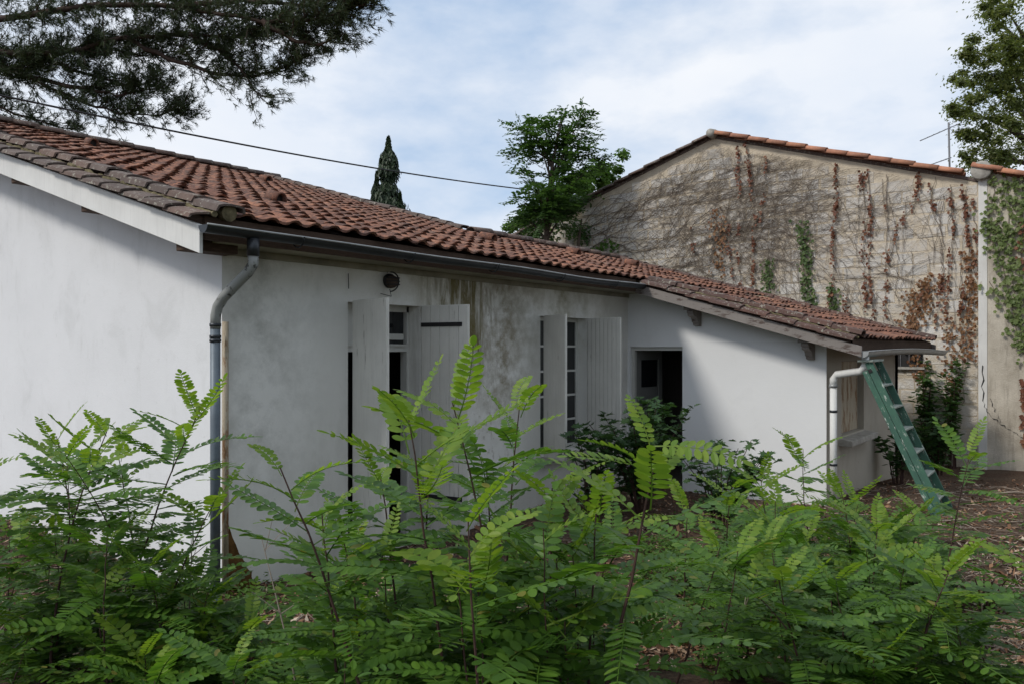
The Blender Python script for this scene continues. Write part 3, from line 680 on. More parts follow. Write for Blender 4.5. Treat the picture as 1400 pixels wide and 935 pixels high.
def block_geo(a, b, z0):
    mj = lambda: random.uniform(.004, .03)
    n = 3; pts = []
    y0, y1 = a+mj(), b-mj(); h0, h1 = z0+mj(), z0+CH-mj()
    for i in range(4): pts.append((y0+(y1-y0)*i/4, h0+random.uniform(-.012, .012)))
    for i in range(2): pts.append((y1+random.uniform(-.012, .012), h0+(h1-h0)*i/2))
    for i in range(4): pts.append((y1-(y1-y0)*i/4, h1+random.uniform(-.012, .012)))
    for i in range(2): pts.append((y0+random.uniform(-.012, .012), h1-(h1-h0)*i/2))
    dpt = random.uniform(.004, .009); k = len(pts); cy, cz = (a+b)/2, z0+CH/2
    v = [(XB+.002, p[0], p[1]) for p in pts]+[(XB-dpt, cy+(p[0]-cy)*.975, cz+(p[1]-cz)*.95) for p in pts]
    f = [tuple(range(k, 2*k))]+[(i, (i+1) % k, k+(i+1) % k, k+i) for i in range(k)]
    return v, f
def seen(y, z):
    px, py, d = proj((XB, y, z))
    if not (690 < px < 1345): return 0
    # hidden below the annex roof line
    lim = 350+(px-820)*.24 if px < 1278 else 640
    return 1/d/d if py < lim+15 else 0
bl = [(seen((a+b)/2, z0+CH/2), a, b, z0) for a, b, z0 in bl]; bl.sort(key=lambda q: -q[0])
rest = G()
for k, (s_, a, b, z0) in enumerate(bl):
    v, f = block_geo(a, b, z0)
    if k < 300 and s_ > 0: link('block', mkmesh('block', v, f, 'block'), gw)
    else: rest.add(v, f)
tag(rest.build('block_field', 'block', gw), None, None, None, 'stuff')
# a dark barred opening low in the barn wall
wy = P(1237, 490, 14.95).y
bw = G().box((XB-.022, wy-.30, E-.32), (XB-.018, wy+.30, E+.05)).build('barred_opening', 'iron', barn)
for k in range(4): G().tube([(XB-.035, wy-.22+.15*k, E-.32), (XB-.035, wy-.22+.15*k, E+.05)], .009, 6).build('bar', 'alu', bw)
G().box((XB-.08, wy-.34, E-.37), (XB-.0, wy+.34, E-.325)).build('opening_sill', 'concrete', bw)
broof = G()
for sgn, ye in ((-1, BR0-.1), (1, BL+.3)):
    broof.prism([(XB-.02, AY, AZ-.05), (XB-.02, ye, zb_(ye)-.05), (XB-.02, ye, zb_(ye)+.012), (XB-.02, AY, AZ+.012)], (12.5, 0, 0))
broof = broof.build('roof', 'tile_dark', barn)
VO = mkmesh('verge_tile', *barrel_geo(.25, .21, .10, .48), 'tile_orange', True)
VO_shaded = mkmesh('verge_tile', *barrel_geo(.24, .20, .08, .44), 'tile_dark', True)  # left-slope verge tiles, their underside shade put in by a darker material
CO = mkmesh('cover_tile', *barrel_geo(.22, .18, .08, .48), 'tile_orange', True)
for sgn, mesh_, y_end in ((-1, VO, BR0-.1), (1, VO_shaded, BL+.2)):
    sl_ = Vector((0, -sgn, TB)).normalized()          # uphill
    nr_ = Vector((0, sgn*TB, 1)).normalized(); xr = sl_.cross(nr_)
    B3 = Matrix((xr, sl_, nr_)).transposed()
    y = AY+sgn*.42
    while (y-y_end)*sgn < 0:
        j = random.uniform
        link('verge_tile', mesh_, broof, Matrix.Translation((XB-.075+j(-.01, .01), y, zb_(y)+(.012 if sgn < 0 else -.012)+j(-.006, .006))) @ Matrix.Rotation(j(-.03, .03), 4, 'Z') @ B3.to_4x4())
        if sgn < 0: link('cover_tile', CO, broof, Matrix.Translation((XB+.22+j(-.01, .01), y, zb_(y)+.02)) @ B3.to_4x4())
        y += sgn*.40
G().tube([(XB-.20, AY, AZ+.03), (XB-.02, AY, AZ+.04), (XB+.3, AY, AZ+.04)], [.09, .11, .11], 12).build('ridge_end_cap', 'concrete', broof, True)

# rendered wall at the right edge
XR = XB-.16; RY = BR0-.02; RZ = E+3.22
rwall = thing('rendered_wall', (XR, 0, 0), 'beige rendered wall with cracked face and tile coping at right edge', 'wall')
def zr(y): return RZ-.36*(RY-y)*(1 if y > -2 else 1)
G().prism([(XR, RY, -.6), (XR, -6, -.6), (XR, -6, zr(-6)), (XR, RY, RZ)], (.5, 0, 0)).build('wall_body', 'render', rwall)
G().prism([(XR-.012, RY+.006, -.5), (XR-.012, RY-.13, -.5), (XR-.012, RY-.13, RZ-.06), (XR-.012, RY+.006, RZ-.01)], (.2, 0, 0)).build('edge_strip', 'render_pale', rwall)
sl_ = Vector((0, 1, .36)).normalized(); nr_ = Vector((0, -.36, 1)).normalized(); B3 = Matrix((sl_.cross(nr_), sl_, nr_)).transposed()
y = RY-.34
while y > -4:
    for dx in (-.06, .2): link('coping_tile', VO, rwall, Matrix.Translation((XR+dx, y, zr(y)+.02+random.uniform(-.006, .006))) @ B3.to_4x4())
    y -= .40
G().tube([(XR-.14, RY-.05, RZ-.02), (XR-.12, RY-.05, RZ-.02), (XR+.4, RY-.05, RZ-.02)], [.15, .17, .16], 12).build('end_cap', 'concrete', rwall, True)
def crack(pts, w_=.010):
    g = G(); q = [];
    for i in range(len(pts)-1):
        a, b = Vector(pts[i]), Vector(pts[i+1])
        for k in range(5): t = k/5; q.append(a.lerp(b, t)+Vector((0, random.uniform(-.025, .025), random.uniform(-.02, .02))))
    q.append(Vector(pts[-1])); V = []
    for i, p in enumerate(q): ww = w_*random.uniform(.4, 1.2)*(1-.5*i/len(q)); V += [p+Vector((0, -ww, -ww)), p+Vector((0, ww, ww))]
    g.add(V, [(2*i, 2*i+1, 2*i+3, 2*i+2) for i in range(len(q)-1)]); return g.build('crack', 'iron', rwall)
def onR(px, py, off=.014): a = P(px, py, 1)-Vector((0, 0, E)); t_ = (XR-off)/a.x; return Vector((XR-off, a.y*t_, E+a.z*t_))
crack([onR(1343, 500), onR(1344, 545), onR(1350, 562), onR(1365, 577), onR(1382, 588), onR(1400, 600), onR(1425, 612)])
crack([onR(1353, 545), onR(1360, 560), onR(1367, 578)], .007)

# ---------------------------------------------------------------- vegetation helpers
def leaf5(g, c, n, up, s, kind='ivy'):
    """one flat-ish leaf, centre c, normal n, tip direction up"""
    n = n.normalized(); up = (up-n*up.dot(n))
    up = up.normalized() if up.length > 1e-4 else n.orthogonal().normalized()
    rt = up.cross(n)
    if kind == 'ivy': prof = [(0, -.45), (.42, -.30), (.34, .02), (.5, .30), (.16, .28), (0, .6), (-.16, .28), (-.5, .30), (-.34, .02), (-.42, -.30)]
    elif kind == 'maple': prof = [(0, -.5), (.30, -.34), (.22, -.12), (.56, .02), (.27, .16), (.36, .42), (.12, .32), (0, .66), (-.12, .32), (-.36, .42), (-.27, .16), (-.56, .02), (-.22, -.12), (-.30, -.34)]
    elif kind == 'oval': prof = [(0, -.5), (.24, -.22), (.28, .1), (.16, .38), (0, .55), (-.16, .38), (-.28, .1), (-.24, -.22)]
    else: prof = [(0, -.5), (.26, 0), (0, .55), (-.26, 0)]
    k = len(g.v); g.v.append(tuple(c-n*(.06*s)))
    for (a, b) in prof: g.v.append(tuple(c+rt*(a*s)+up*(b*s)+n*(.10*s*abs(a)*2-.12*s*b*b)))
    m_ = len(prof)
    for i in range(m_): g.f.append((k, k+1+i, k+1+(i+1) % m_))
def rv(): 
    v = Vector((random.gauss(0, 1), random.gauss(0, 1), random.gauss(0, 1))); return v.normalized()

# -- compound leaf of the locust: leaflets in pairs along an arching rachis
def compound(seed, pairs, arch, mat, wide=.135, detail=True, name='leaf'):
    rr = random.Random(seed); g = G(); Ls = 1.0; tilt = rr.uniform(-.16, .22)
    def rach(t): return Vector((.05*math.sin(t*2.2+seed), t*Ls*(1-.08*abs(arch)*t), .10*t-arch*t*t))
    g.tube([rach(i/6) for i in range(7)], [.010, .009, .008, .007, .006, .005, .004], 3, False)
    def leaflet(base, dr, nn, ln, wd):
        dr = dr.normalized(); sd = dr.cross(nn).normalized(); nn = sd.cross(dr)
        k = len(g.v); cup = rr.uniform(-.03, .12); bend = rr.uniform(-.03, .13)
        mids = [(0, 0), (.30, 1), (.68, 1), (1, 0)]
        for t, _ in mids: g.v.append(tuple(base+dr*(ln*t)-nn*(bend*ln*t*t)))
        for sgn in (-1, 1):
            for t, w_ in ((.10, .48), (.34, .98), (.66, 1.0), (.90, .6)):
                g.v.append(tuple(base+dr*(ln*t)+sd*(sgn*wd*w_)-nn*(bend*ln*t*t)+nn*(cup*wd*w_*2)))
        for s0, fl in ((4, False), (8, True)):
            q = [(0, s0, s0+1, 1), (1, s0+1, s0+2, 2), (2, s0+2, s0+3, 3)]
            for a in q: g.f.append(tuple(k+i for i in (a if fl else a[::-1])))
    up = Vector((0, 0, 1))
    for i in range(pairs):
        t = .16+.80*i/(pairs-1)*.98; b = rach(t); tn = (rach(min(1, t+.05))-rach(t-.05)).normalized()
        sz = (.72+.5*math.sin(math.pi*min(1, (i+1.2)/(pairs+.6))))*.86
        for sgn in (-1, 1):
            if rr.random() < .025: continue
            a = R(rr.uniform(64, 78)); dr = tn*math.cos(a)+Vector((sgn, 0, 0))*math.sin(a)+up*(tilt+rr.uniform(-.09, .07))
            nn = up+Vector((sgn*rr.uniform(-.05, .18), rr.uniform(-.18, .18), 0))
            leaflet(b, dr, nn.normalized(), wide*1.26*sz*rr.uniform(.92, 1.06), wide*.285*sz)
    leaflet(rach(.985), (rach(1)-rach(.93)), up, wide*1.3*.8, wide*.27)
    return mkmesh(name, g.v, g.f, mat)
LEAF = [compound(i, random.choice((10, 11, 12, 13)), (.10, .20, .30, .04, .38, .24, .14, .02, .27, .17)[i], 'leaf') for i in range(10)]
LEAFY = [compound(20+i, random.choice((9, 10, 11)), (.1, .3, -.1, .45, .2)[i], 'leaf_young') for i in range(5)]

def frame(direction, upv=Vector((0, 0, 1))):
    y = direction.normalized(); x = y.cross(upv)
    if x.length < .05: x = y.orthogonal()
    x.normalize(); z = x.cross(y); return Matrix((x, y, z)).transposed()
def add_leaf(parent, base, direction, length, young=False, roll=None):
    roll = random.gauss(0, .16) if roll is None else roll
    fm = frame(direction) @ Matrix.Rotation(roll, 3, 'Y')
    me = random.choice(LEAFY if young else LEAF)
    link('leaf', me, parent, Matrix.Translation(base) @ (fm*length).to_4x4())
ga_ = 2.39996
def sapling(top, base, label, leaf_len=.30, nleaf=16, t0=.25, bend=None, group=None, youngt=.86, rad=.008, side=0, az0=None):
    top = Vector(top); base = Vector(base); base.z = gz(base.x, base.y)-.03
    root = thing('locust_sapling', base, label, 'sapling', group)
    H = (top-base).length; b = bend if bend is not None else Vector((random.uniform(-.08, .08), random.uniform(-.08, .08), 0))*H
    def curve(t, a=base, c=top, bb=b): return a.lerp(c, t)+bb*(4*t*(1-t))*.6
    g = G(); n = 12
    pts = [curve(i/n) for i in range(n+1)]
    pts = [p+rv()*.004*(0 < i < n) for i, p in enumerate(pts)]
    g.tube(pts, [rad*(1-.72*i/n) for i in range(n+1)], 6)
    az = random.uniform(0, 6.28) if az0 is None else az0
    def leaves(cv, n, t0, L0, az, yt):
        for i in range(n):
            t = t0+(1-t0)*(i+.5*random.random())/n; t = min(t, .995)
            a = az+i*ga_+random.uniform(-.3, .3); el = .12+.75*max(0, t-.72)/.28+random.uniform(-.12, .18)
            d = Vector((math.cos(a)*math.cos(el), math.sin(a)*math.cos(el), math.sin(el)))
            ll = L0*1.05*random.uniform(.75, 1.15)*(1 if t < .85 else .62+.38*(1-t)/.15)*(1 if t > t0+.1 else .85)
            add_leaf(root, cv(t), d, ll, t > yt)
    nleaf = int(nleaf*1.5)
    leaves(curve, nleaf, t0, leaf_len, az, youngt)
    for k in range(side):
        t = random.uniform(.35, .7); a = random.uniform(0, 6.28); o_ = curve(t)
        e = o_+Vector((math.cos(a)*.28*H, math.sin(a)*.28*H, (1-t)*H*random.uniform(.55, .8)))
        cv = lambda t, o_=o_, e=e: o_.lerp(e, t)+Vector((0, 0, .05*H*t*(1-t)*2))
        g.tube([cv(i/6) for i in range(7)], [rad*.5*(1-.6*i/6) for i in range(7)], 5)
        leaves(cv, max(5, nleaf//3), .2, leaf_len*.9, a, .8)
    # thorns
    for i in range(10):
        t = random.uniform(.1, .9); d = rv(); d.z = abs(d.z)*.3; p = curve(t); g.tube([p, p+d*.014], [.0022, .0004], 3, False)
    g.build('stem', 'stem', root)
    return root
def sap_px(tp, bp, d, label, **k):
    top = P(tp[0], tp[1], d+k.pop('dt', 0)); top.z -= .34*k.get('leaf_len', .3); b = P(bp[0], bp[1], d); return sapling(top, b, label, **k)

# ---------------------------------------------------------------- trees behind
# umbrella pine whose boughs hang in at the upper left
def tuft(g, c, d, s, n=16):
    d = d.normalized(); a = d.orthogonal().normalized(); b = d.cross(a)
    for i in range(n):
        ph = random.uniform(0, 6.283); op = random.uniform(.15, 1.25)
        v = d*math.cos(op)+(a*math.cos(ph)+b*math.sin(ph))*math.sin(op); v.z -= .12
        l_ = s*random.uniform(.7, 1.1); sd = v.cross(rv()).normalized()*(.0062)
        k = len(g.v); o_ = c-d*random.uniform(0, s*.8)
        g.v += [tuple(o_-sd), tuple(o_+sd), tuple(o_+v*l_)]; g.f.append((k, k+1, k+2))
pd = 16.0
trunk_base = P(-420, 478, 17.5); trunk_base.z = -.1
pine = thing('pine_tree', trunk_base, 'large pine whose dark needled boughs hang in over the roof', 'tree')
crown_c = trunk_base+Vector((0, 0, 6.6))
g = G(); g.tube([trunk_base, trunk_base+Vector((.1, .1, 3)), crown_c, crown_c+Vector((.3, -.2, 2.5)), crown_c+Vector((.4, -.2, 5))], [.38, .30, .24, .17, .05], 12); g.build('trunk', 'pinebark', pine, True)
limbs = [  # pixel polylines with depth
 [(-420, 60, 17.3), (-150, 40, 16.6), (0, 25, 16), (130, 5, 15.6), (240, 8, 15.3), (360, 30, 15.0), (440, 25, 14.8), (490, 8, 14.6)],
 [(-420, 110, 17.3), (-150, 85, 16.8), (0, 73, 16.3), (90, 72, 16.2), (170, 53, 16), (260, 48, 15.8), (330, 50, 15.6), (400, 40, 15.5)],
 [(-300, 70, 17), (-60, 110, 16.6), (0, 95, 16.5), (60, 82, 16.4), (120, 62, 16.3), (190, 75, 16.2), (270, 70, 16)],
 [(-200, 65, 16.8), (-40, 70, 16.6), (40, 105, 16.5), (100, 135, 16.6), (160, 155, 16.6), (215, 160, 16.6), (250, 148, 16.6)],
 [(0, 73, 16.3), (70, 85, 16.4), (130, 105, 16.6), (180, 120, 16.7), (210, 110, 16.8)],
 [(170, 53, 16), (230, 80, 15.9), (290, 100, 15.8), (350, 105, 15.6), (395, 92, 15.5), (420, 75, 15.4)],
 [(260, 48, 15.8), (310, 75, 15.7), (340, 110, 15.6), (360, 138, 15.6)],
 [(240, 8, 15.3), (330, 2, 15.1), (420, 8, 14.9), (460, 2, 14.8), (515, -12, 14.6)],
 [(-100, 10, 17), (60, -15, 16.5), (200, -25, 16), (330, -20, 15.6), (430, -15, 15.2), (500, -25, 15)],
 [(-150, 85, 16.8), (-60, 130, 16.8), (-10, 145, 16.9), (50, 165, 17), (100, 178, 17)],
 [(40, 105, 16.5), (110, 120, 16.4), (160, 130, 16.4), (230, 120, 16.3)],
 [(360, 30, 15), (400, 55, 15), (440, 62, 14.9), (470, 40, 14.8)],
 [(-420, 20, 17.3), (-300, -40, 18.5), (-150, -70, 19), (0, -60, 18), (150, -70, 17)],
 [(-420, 40, 17.3), (-600, 20, 16), (-800, 40, 15)], [(-420, 0, 17.3), (-560, -60, 19.5), (-700, -80, 21)], [(-420, 20, 17.3), (-480, 10, 15.5), (-560, 40, 13.5)],
 [(-420, -60, 17.3), (-250, -110, 16.5), (-60, -120, 15.8), (150, -110, 15)],
]
needles = G(); wood = G()
for li, lm in enumerate(limbs):
    pts = [P(*q) for q in lm]
    fine = []
    for i in range(len(pts)-1):
        for k in range(4): fine.append(pts[i].lerp(pts[i+1], k/4)+rv()*.03)
    fine.append(pts[-1]); nF = len(fine)
    r0 = (.085 if li in (0, 1) else .10 if li in (12, 13, 14, 15, 16) else .055)
    wood.tube(fine, [r0*(1-.86*i/(nF-1)) for i in range(nF)], 6)
    shown = li < 12
    length = sum((pts[i+1]-pts[i]).length for i in range(len(pts)-1))
    nb = int(length*(13 if shown else 3))
    for b in range(nb):
        t = random.uniform(.12 if li else .3, 1); ii = min(int(t*(nF-1)), nF-2); p = fine[ii].lerp(fine[ii+1], random.random())
        ax = (fine[ii+1]-fine[ii]).normalized()
        dr = (ax*random.uniform(.45, 1.0)+rv()*.75+Vector((0, 0, .12))).normalized()
        L_ = random.uniform(.35, 1.0)*(1.1-.35*t)
        q = [p]; dd_ = dr.copy()
        for k in range(5):
            dd_ = (dd_+rv()*.22+Vector((0, 0, .05))).normalized(); q.append(q[-1]+dd_*L_/5)
        wood.tube(q, [.013, .011, .009, .008, .006, .004], 3, False)
        for k in range(2, 6):
            for z_ in range(3 if shown else 2):
                c = q[k]+rv()*.10; tuft(needles, c, dd_+rv()*.7+Vector((0, 0, .25)), random.uniform(.11, .17), 13 if shown else 9)
wood.build('limb', 'pinebark', pine, True); needles.build('crown', 'needle', pine)

# cypress behind the ridge
def cypress(cx, cy_top, d, hw, label, name='cypress'):
    top = P(cx, cy_top, d); base = Vector((top.x, top.y, -.2)); H = top.z-base.z
    t = thing(name, base, label, 'tree')
    G().tube([base, base+Vector((0, 0, H*.9))], [.14, .02], 7).build('trunk', 'bark', t)
    g = G()
    for i in range(8500):
        u_ = random.random()**.8; z = base.z+.6+(H-.6)*u_; rad = hw*min(1.0, (1-u_)**.62*1.9)*(.9+.25*math.sin(u_*37)+.12*math.sin(u_*90))
        a = random.uniform(0, 6.283); rr_ = rad*random.uniform(.3, 1.05)
        c = Vector((top.x+rr_*math.cos(a), top.y+rr_*math.sin(a), z)); n = Vector((math.cos(a), math.sin(a), .3))+rv()*.5
        leaf5(g, c, n, Vector((math.cos(a)*.35, math.sin(a)*.35, 1))+rv()*.3, random.uniform(.12, .26), 'dia')
    g.build('crown', 'cypress', t); return t
cypress(531, 189, 30, .74, 'tall dark cypress spire standing behind the house ridge')
cypress(547, 266, 29.5, .35, 'small short cypress beside the tall cypress spire behind roof')
cypress(515, 238, 30.5, .42, 'slim cypress hugging the left flank of the tall cypress')

# pinnate-leaved tree rising behind the low roof
def simple_compound(g, base, direction, L_, n=7, w_=.045):
    fm = frame(direction); x, y, z = fm.col[0], fm.col[1], fm.col[2]; dp_ = random.uniform(.1, .45)
    for i in range(n):
        t = .2+.8*i/(n-1); c = base+y*(L_*t)-Vector((0, 0, dp_*L_*t*t))
        for sgn in (-1, 1):
            dr = (x*sgn+y*.5+rv()*.25).normalized(); ll = L_*.30*random.uniform(.8, 1.1); sd = dr.cross(z+rv()*.4).normalized()*(ll*.22)
            k = len(g.v); e = c+dr*ll-Vector((0, 0, ll*.15))
            g.v += [tuple(c), tuple(c+dr*ll*.5+sd), tuple(e), tuple(c+dr*ll*.5-sd)]; g.f.append((k, k+1, k+2, k+3))
tb = P(748, 478, 18.3); tb.z = -.2
tree = thing('locust_tree', tb, 'young feathery-leaved tree rising behind the low roof ridge', 'tree')
wood = G(); crown = G(); tk = [tb, P(747, 330, 18.3), P(750, 270, 18.3), P(756, 220, 18.3), P(770, 160, 18.3)]
wood.tube(tk, [.10, .07, .055, .04, .012], 7)
ends = [(716, 178, 18.0), (710, 208, 18.6), (722, 170, 18.3), (745, 165, 18.5), (768, 158, 18.2), (790, 152, 18.4), (800, 150, 18.1), (805, 175, 18.6), (812, 210, 18.3), (818, 226, 18.6), (800, 235, 18.0), (722, 235, 18.4), (715, 275, 18.2), (735, 255, 17.9), (785, 235, 18.0), (712, 298, 18.4), (760, 265, 17.9), (780, 195, 18.5), (735, 200, 18.1), (765, 285, 18.1), (745, 300, 18.0), (790, 275, 18.2)]
for (a, b, c) in ends:
    e = P(a, b, c); s = tk[2].lerp(tk[3], random.random()) if b < 230 else tk[1].lerp(tk[2], random.random())
    mid = s.lerp(e, .5)+Vector((0, 0, .12)); q = [s, mid, e]
    wood.tube(q, [.028, .018, .006], 4, False)
    for k in range(32):
        t = random.uniform(.3, 1.02); p = (s.lerp(mid, t*2) if t < .5 else mid.lerp(e, t*2-1))+rv()*.16
        dr = (e-s).normalized()*.6+rv()*.8; dr.z = dr.z*.5+.12
        simple_compound(crown, p, dr, random.uniform(.32, .52))
wood.build('trunk', 'bark', tree); crown.build('crown', 'leaf_tree', tree)

# leafy masses
def clumpy(name, label, clumps, nleaf, size, mat, kind, base, cat='tree', trunk=None, group=None, flat=.75, soft=False):
    t = thing(name, base, label, cat, group); g = G(); wd = G()
    bz = Vector(base)
    for (c, rad) in clumps:
        c = Vector(c)
        for i in range(nleaf):
            d = rv(); rr_ = rad*(random.random()**.45) if not soft else rad*abs(random.gauss(0, .75)); p = c+Vector((d.x*rr_, d.y*rr_, d.z*rr_*flat))
            leaf5(g, p, d*.6+Vector((0, 0, .7))+rv()*.5, rv(), size*random.uniform(.7, 1.25), kind)
    if trunk:
        for q, r_ in trunk: wd.tube(q, r_, 6)
        wd.build('trunk', 'bark', t)
    g.build('crown', mat, t); return t
cl = []
for i in range(46):
    f_ = random.random()*.92; a, b = 715+f_*160, 314-f_*88
    cl.append((P(a+random.uniform(-22, 0), b+random.uniform(-26, 10)*(1 if f_ > .2 else .5), random.uniform(22, 23.5)), random.uniform(.2, .36)))
bb = P(800, 478, 22.5); bb.z = -.2
clumpy('bushy_tree', 'bright green bushy tree spilling over the left slope of barn roof', cl, 150, .14, 'leaf_bright', 'dia', bb, trunk=[([bb, P(800, 300, 22.5), P(810, 260, 22.5)], [.14, .08, .02])])
cl = []
for i in range(18):
    a = random.uniform(718, 800); cl.append((P(a, 318-(a-722)*.20+random.uniform(-32, 25), random.uniform(18.6, 19.4)), random.uniform(.22, .4)))
b2 = P(790, 478, 19); b2.z = -.2
clumpy('dark_bush', 'dark green bush between the young tree and the barn gable', cl, 100, .10, 'leaf_tree', 'dia', b2, 'bush', trunk=[([b2, P(790, 340, 19), P(795, 300, 19)], [.08, .05, .02])])
ob = P(1440, 478, 28); ob.z = -.2
ocl = []
for (a, b, s) in [(1362, 12, 28), (1378, 92, 20), (1398, 80, 22), (1398, 160, 24), (1372, 215, 18), (1385, 5, 30), (1350, 18, 14), (1395, 30, 30), (1375, 42, 20), (1330, 62, 14), (1345, 80, 22), (1320, 85, 16), (1372, 72, 16), (1390, 60, 20), (1312, 105, 14), (1335, 108, 22), (1365, 110, 24), (1392, 100, 24), (1330, 130, 16), (1355, 140, 22), (1385, 138, 24), (1306, 150, 12), (1325, 158, 18), (1350, 168, 22), (1380, 172, 24), (1316, 185, 12), (1335, 195, 18), (1360, 200, 22), (1390, 205, 24), (1330, 215, 16), (1345, 225, 18), (1420, 60, 40), (1430, 130, 40), (1420, 190, 36), (1460, 20, 50), (1470, 120, 50), (1410, -25, 40), (1470, -50, 50)]:
    for k in range(4):
        ocl.append((P(a+random.uniform(-.8, .8)*s, b+random.uniform(-.7, .7)*s, 27.5+random.uniform(-1.6, 1.6)), s/F*27.5*random.uniform(.4, 1.0)))
tr = [([ob, P(1440, 250, 28), P(1425, 120, 28), P(1430, -20, 28)], [.4, .3, .18, .05])]
for (a, b) in [(1310, 150), (1330, 70), (1350, 15), (1340, 200), (1325, 110), (1480, 60), (1375, 170), (1380, 20)]:
    tr.append(([P(1432, 200+(b-100)*.3, 28), P((1432+a)/2, b+(20 if b > 40 else 40), 27.8), P(a, b, 27.5)], [.12, .07, .02]))
clumpy('oak_tree', 'tall olive-green oak rising behind the barn roof at the right edge', ocl, 210, .13, 'leaf_oak', 'dia', ob, trunk=tr, soft=True)

# unseen trees added behind the viewer to shade the front wall and yard
def shade_tree(x, y, z0, rad, n, label):
    cl = []
    for i in range(n):
        d = rv(); q = random.random()**.4; cl.append((Vector((x+d.x*rad*q, y+d.y*rad*q, z0+rad*.75+d.z*rad*.75*q)), rad*.24))
    b = Vector((x, y, -.2)); tr = [([b, b+Vector((.1, .05, z0)), Vector((x, y, z0+rad))], [.28, .22, .06])]
    clumpy('unseen_shade_tree', label, cl, 70, .30, 'leaf_tree', 'oval', b, trunk=tr, group='unseen trees added for shade')
shade_tree(2.5, -6.5, 3.2, 4.0, 46, 'unseen leafy tree added for shade, straight behind the viewer')
shade_tree(8.0, -7.5, 2.6, 4.2, 60, 'unseen leafy tree added for shade, right behind the viewer')

# overhead cable and TV antenna
g = G(); a, m_, b = P(-150, 98, 11), None, P(760, 264, 23)
pts = []
for i in range(41):
    t = i/40; p = a.lerp(b, t); p.z -= .55*4*t*(1-t)*.35; pts.append(p)
g.tube(pts, .017, 6); tag(g.build('overhead_cable', 'cable', None, True), 'black overhead cable crossing the sky above the tiled roof', 'cable')
ant = thing('antenna', P(1298, 240, 18.6), 'thin TV antenna with two booms on the barn roof', 'antenna')
G().tube([P(1299, 262, 18.6), P(1297, 168, 18.6)], .022, 6).build('mast', 'alu', ant)
for (p0, p1, n) in ((P(1258, 193, 17.6), P(1315, 168, 19.0), 7), (P(1266, 228, 17.8), P(1300, 216, 18.7), 5)):
    bo = G().tube([p0, p1], .012, 5).build('boom', 'alu', ant)
    dv = (p1-p0).normalized(); sd = dv.cross(Vector((0, 0, 1))).normalized()
    for k in range(n):
        c = p0.lerp(p1, (k+.5)/n); ln = .05+.03*k/n
        G().tube([c-sd*ln, c+sd*ln], .005, 4).build('element', 'alu', bo)
G().tube([P(1296, 173, 18.6), P(1304, 182, 18.6), P(1316, 177, 18.6)], .006, 4).build('stay_wire', 'alu', ant)

# ---------------------------------------------------------------- creepers on the barn gable
XC = XB-.035
def onB(px, py, off=.035):
    a = P(px, py, 1)-Vector((0, 0, E)); t_ = (XB-off)/a.x; return Vector((XB-off, a.y*t_, E+a.z*t_))
def inside(p): return BR0+.03 < p.y < BL-.1 and -.2 < p.z < zb_(p.y)-.16
creeper = thing('bare_creeper', onB(800, 470), 'bare brown creeper stems tangled across the grey block gable', 'creeper')
g = G()
def run(p, ang, n, step, r_, wob, depth=0):
    pts = [p]; a = ang
    for i in range(n):
        a += random.gauss(0, wob); a += (.035 if math.cos(a) > 0 else -.0)*(-1 if math.sin(a) > .2 else .4)
        q = pts[-1]+Vector((random.uniform(-.008, .008), -math.cos(a)*step, math.sin(a)*step))
        q.x = XC+random.uniform(-.015, .015)
        if not inside(q): break
        pts.append(q)
        if depth < 2 and random.random() < .16: run(q, a+random.choice((-1, 1))*random.uniform(.4, 1.1), int(n*.5), step, r_*.7, wob, depth+1)
    if len(pts) > 2: g.tube(pts, [r_*(1-.6*i/(len(pts)-1)) for i in range(len(pts))], 3, False)
for i in range(86):
    px = random.uniform(715, 980); run(onB(px, 345+(px-820)*.22+random.uniform(-60, 30)), random.uniform(.1, 1.25), random.randint(18, 46), .11, random.uniform(.0042, .008), .17)
for i in range(30):
    px = random.uniform(880, 1080); run(onB(px, random.uniform(240, 400)), random.uniform(-.25, .9), random.randint(14, 34), .11, random.uniform(.004, .0065), .2)
g.build('stem', 'vine', creeper)
def strand(name, label, pts, mat, nl, size, spread, droop=True, kind='ivy', cat='creeper', group=None, stem=True, rad=.007, on=onB, clusters=None):
    q = [on(*p) for p in pts]; t = thing(name, q[0], label, cat, group); gs_ = G(); gl_ = G()
    fine = []
    for i in range(len(q)-1):
        k_ = max(2, int((q[i+1]-q[i]).length/.09))
        for k in range(k_): fine.append(q[i].lerp(q[i+1], k/k_)+Vector((0, random.uniform(-.022, .022), random.uniform(-.01, .01))))
    fine.append(q[-1])
    if stem and len(fine) > 2: gs_.tube(fine, [rad*(1-.5*i/len(fine)) for i in range(len(fine))], 4, False); gs_.build('stem', 'vine', t)
    cent = [random.choice(fine) for _ in range(clusters)] if clusters else None
    for i in range(nl):
        c = (random.choice(cent)+Vector((0, random.gauss(0, .018), random.gauss(0, .08)))) if cent else random.choice(fine)
        c = c+Vector((-abs(random.gauss(.02, .03)), random.gauss(0, spread), random.gauss(0, spread*.7)))
        leaf5(gl_, c, Vector((-1, random.gauss(0, .5), random.gauss(.25, .4))), Vector((0, random.gauss(0, .45), -1 if droop else random.gauss(0, 1))), size*random.uniform(.65, 1.25), kind)
    gl_.build('foliage', mat, t); return t
SG = 'red-leaved creeper strands hanging on the barn gable'
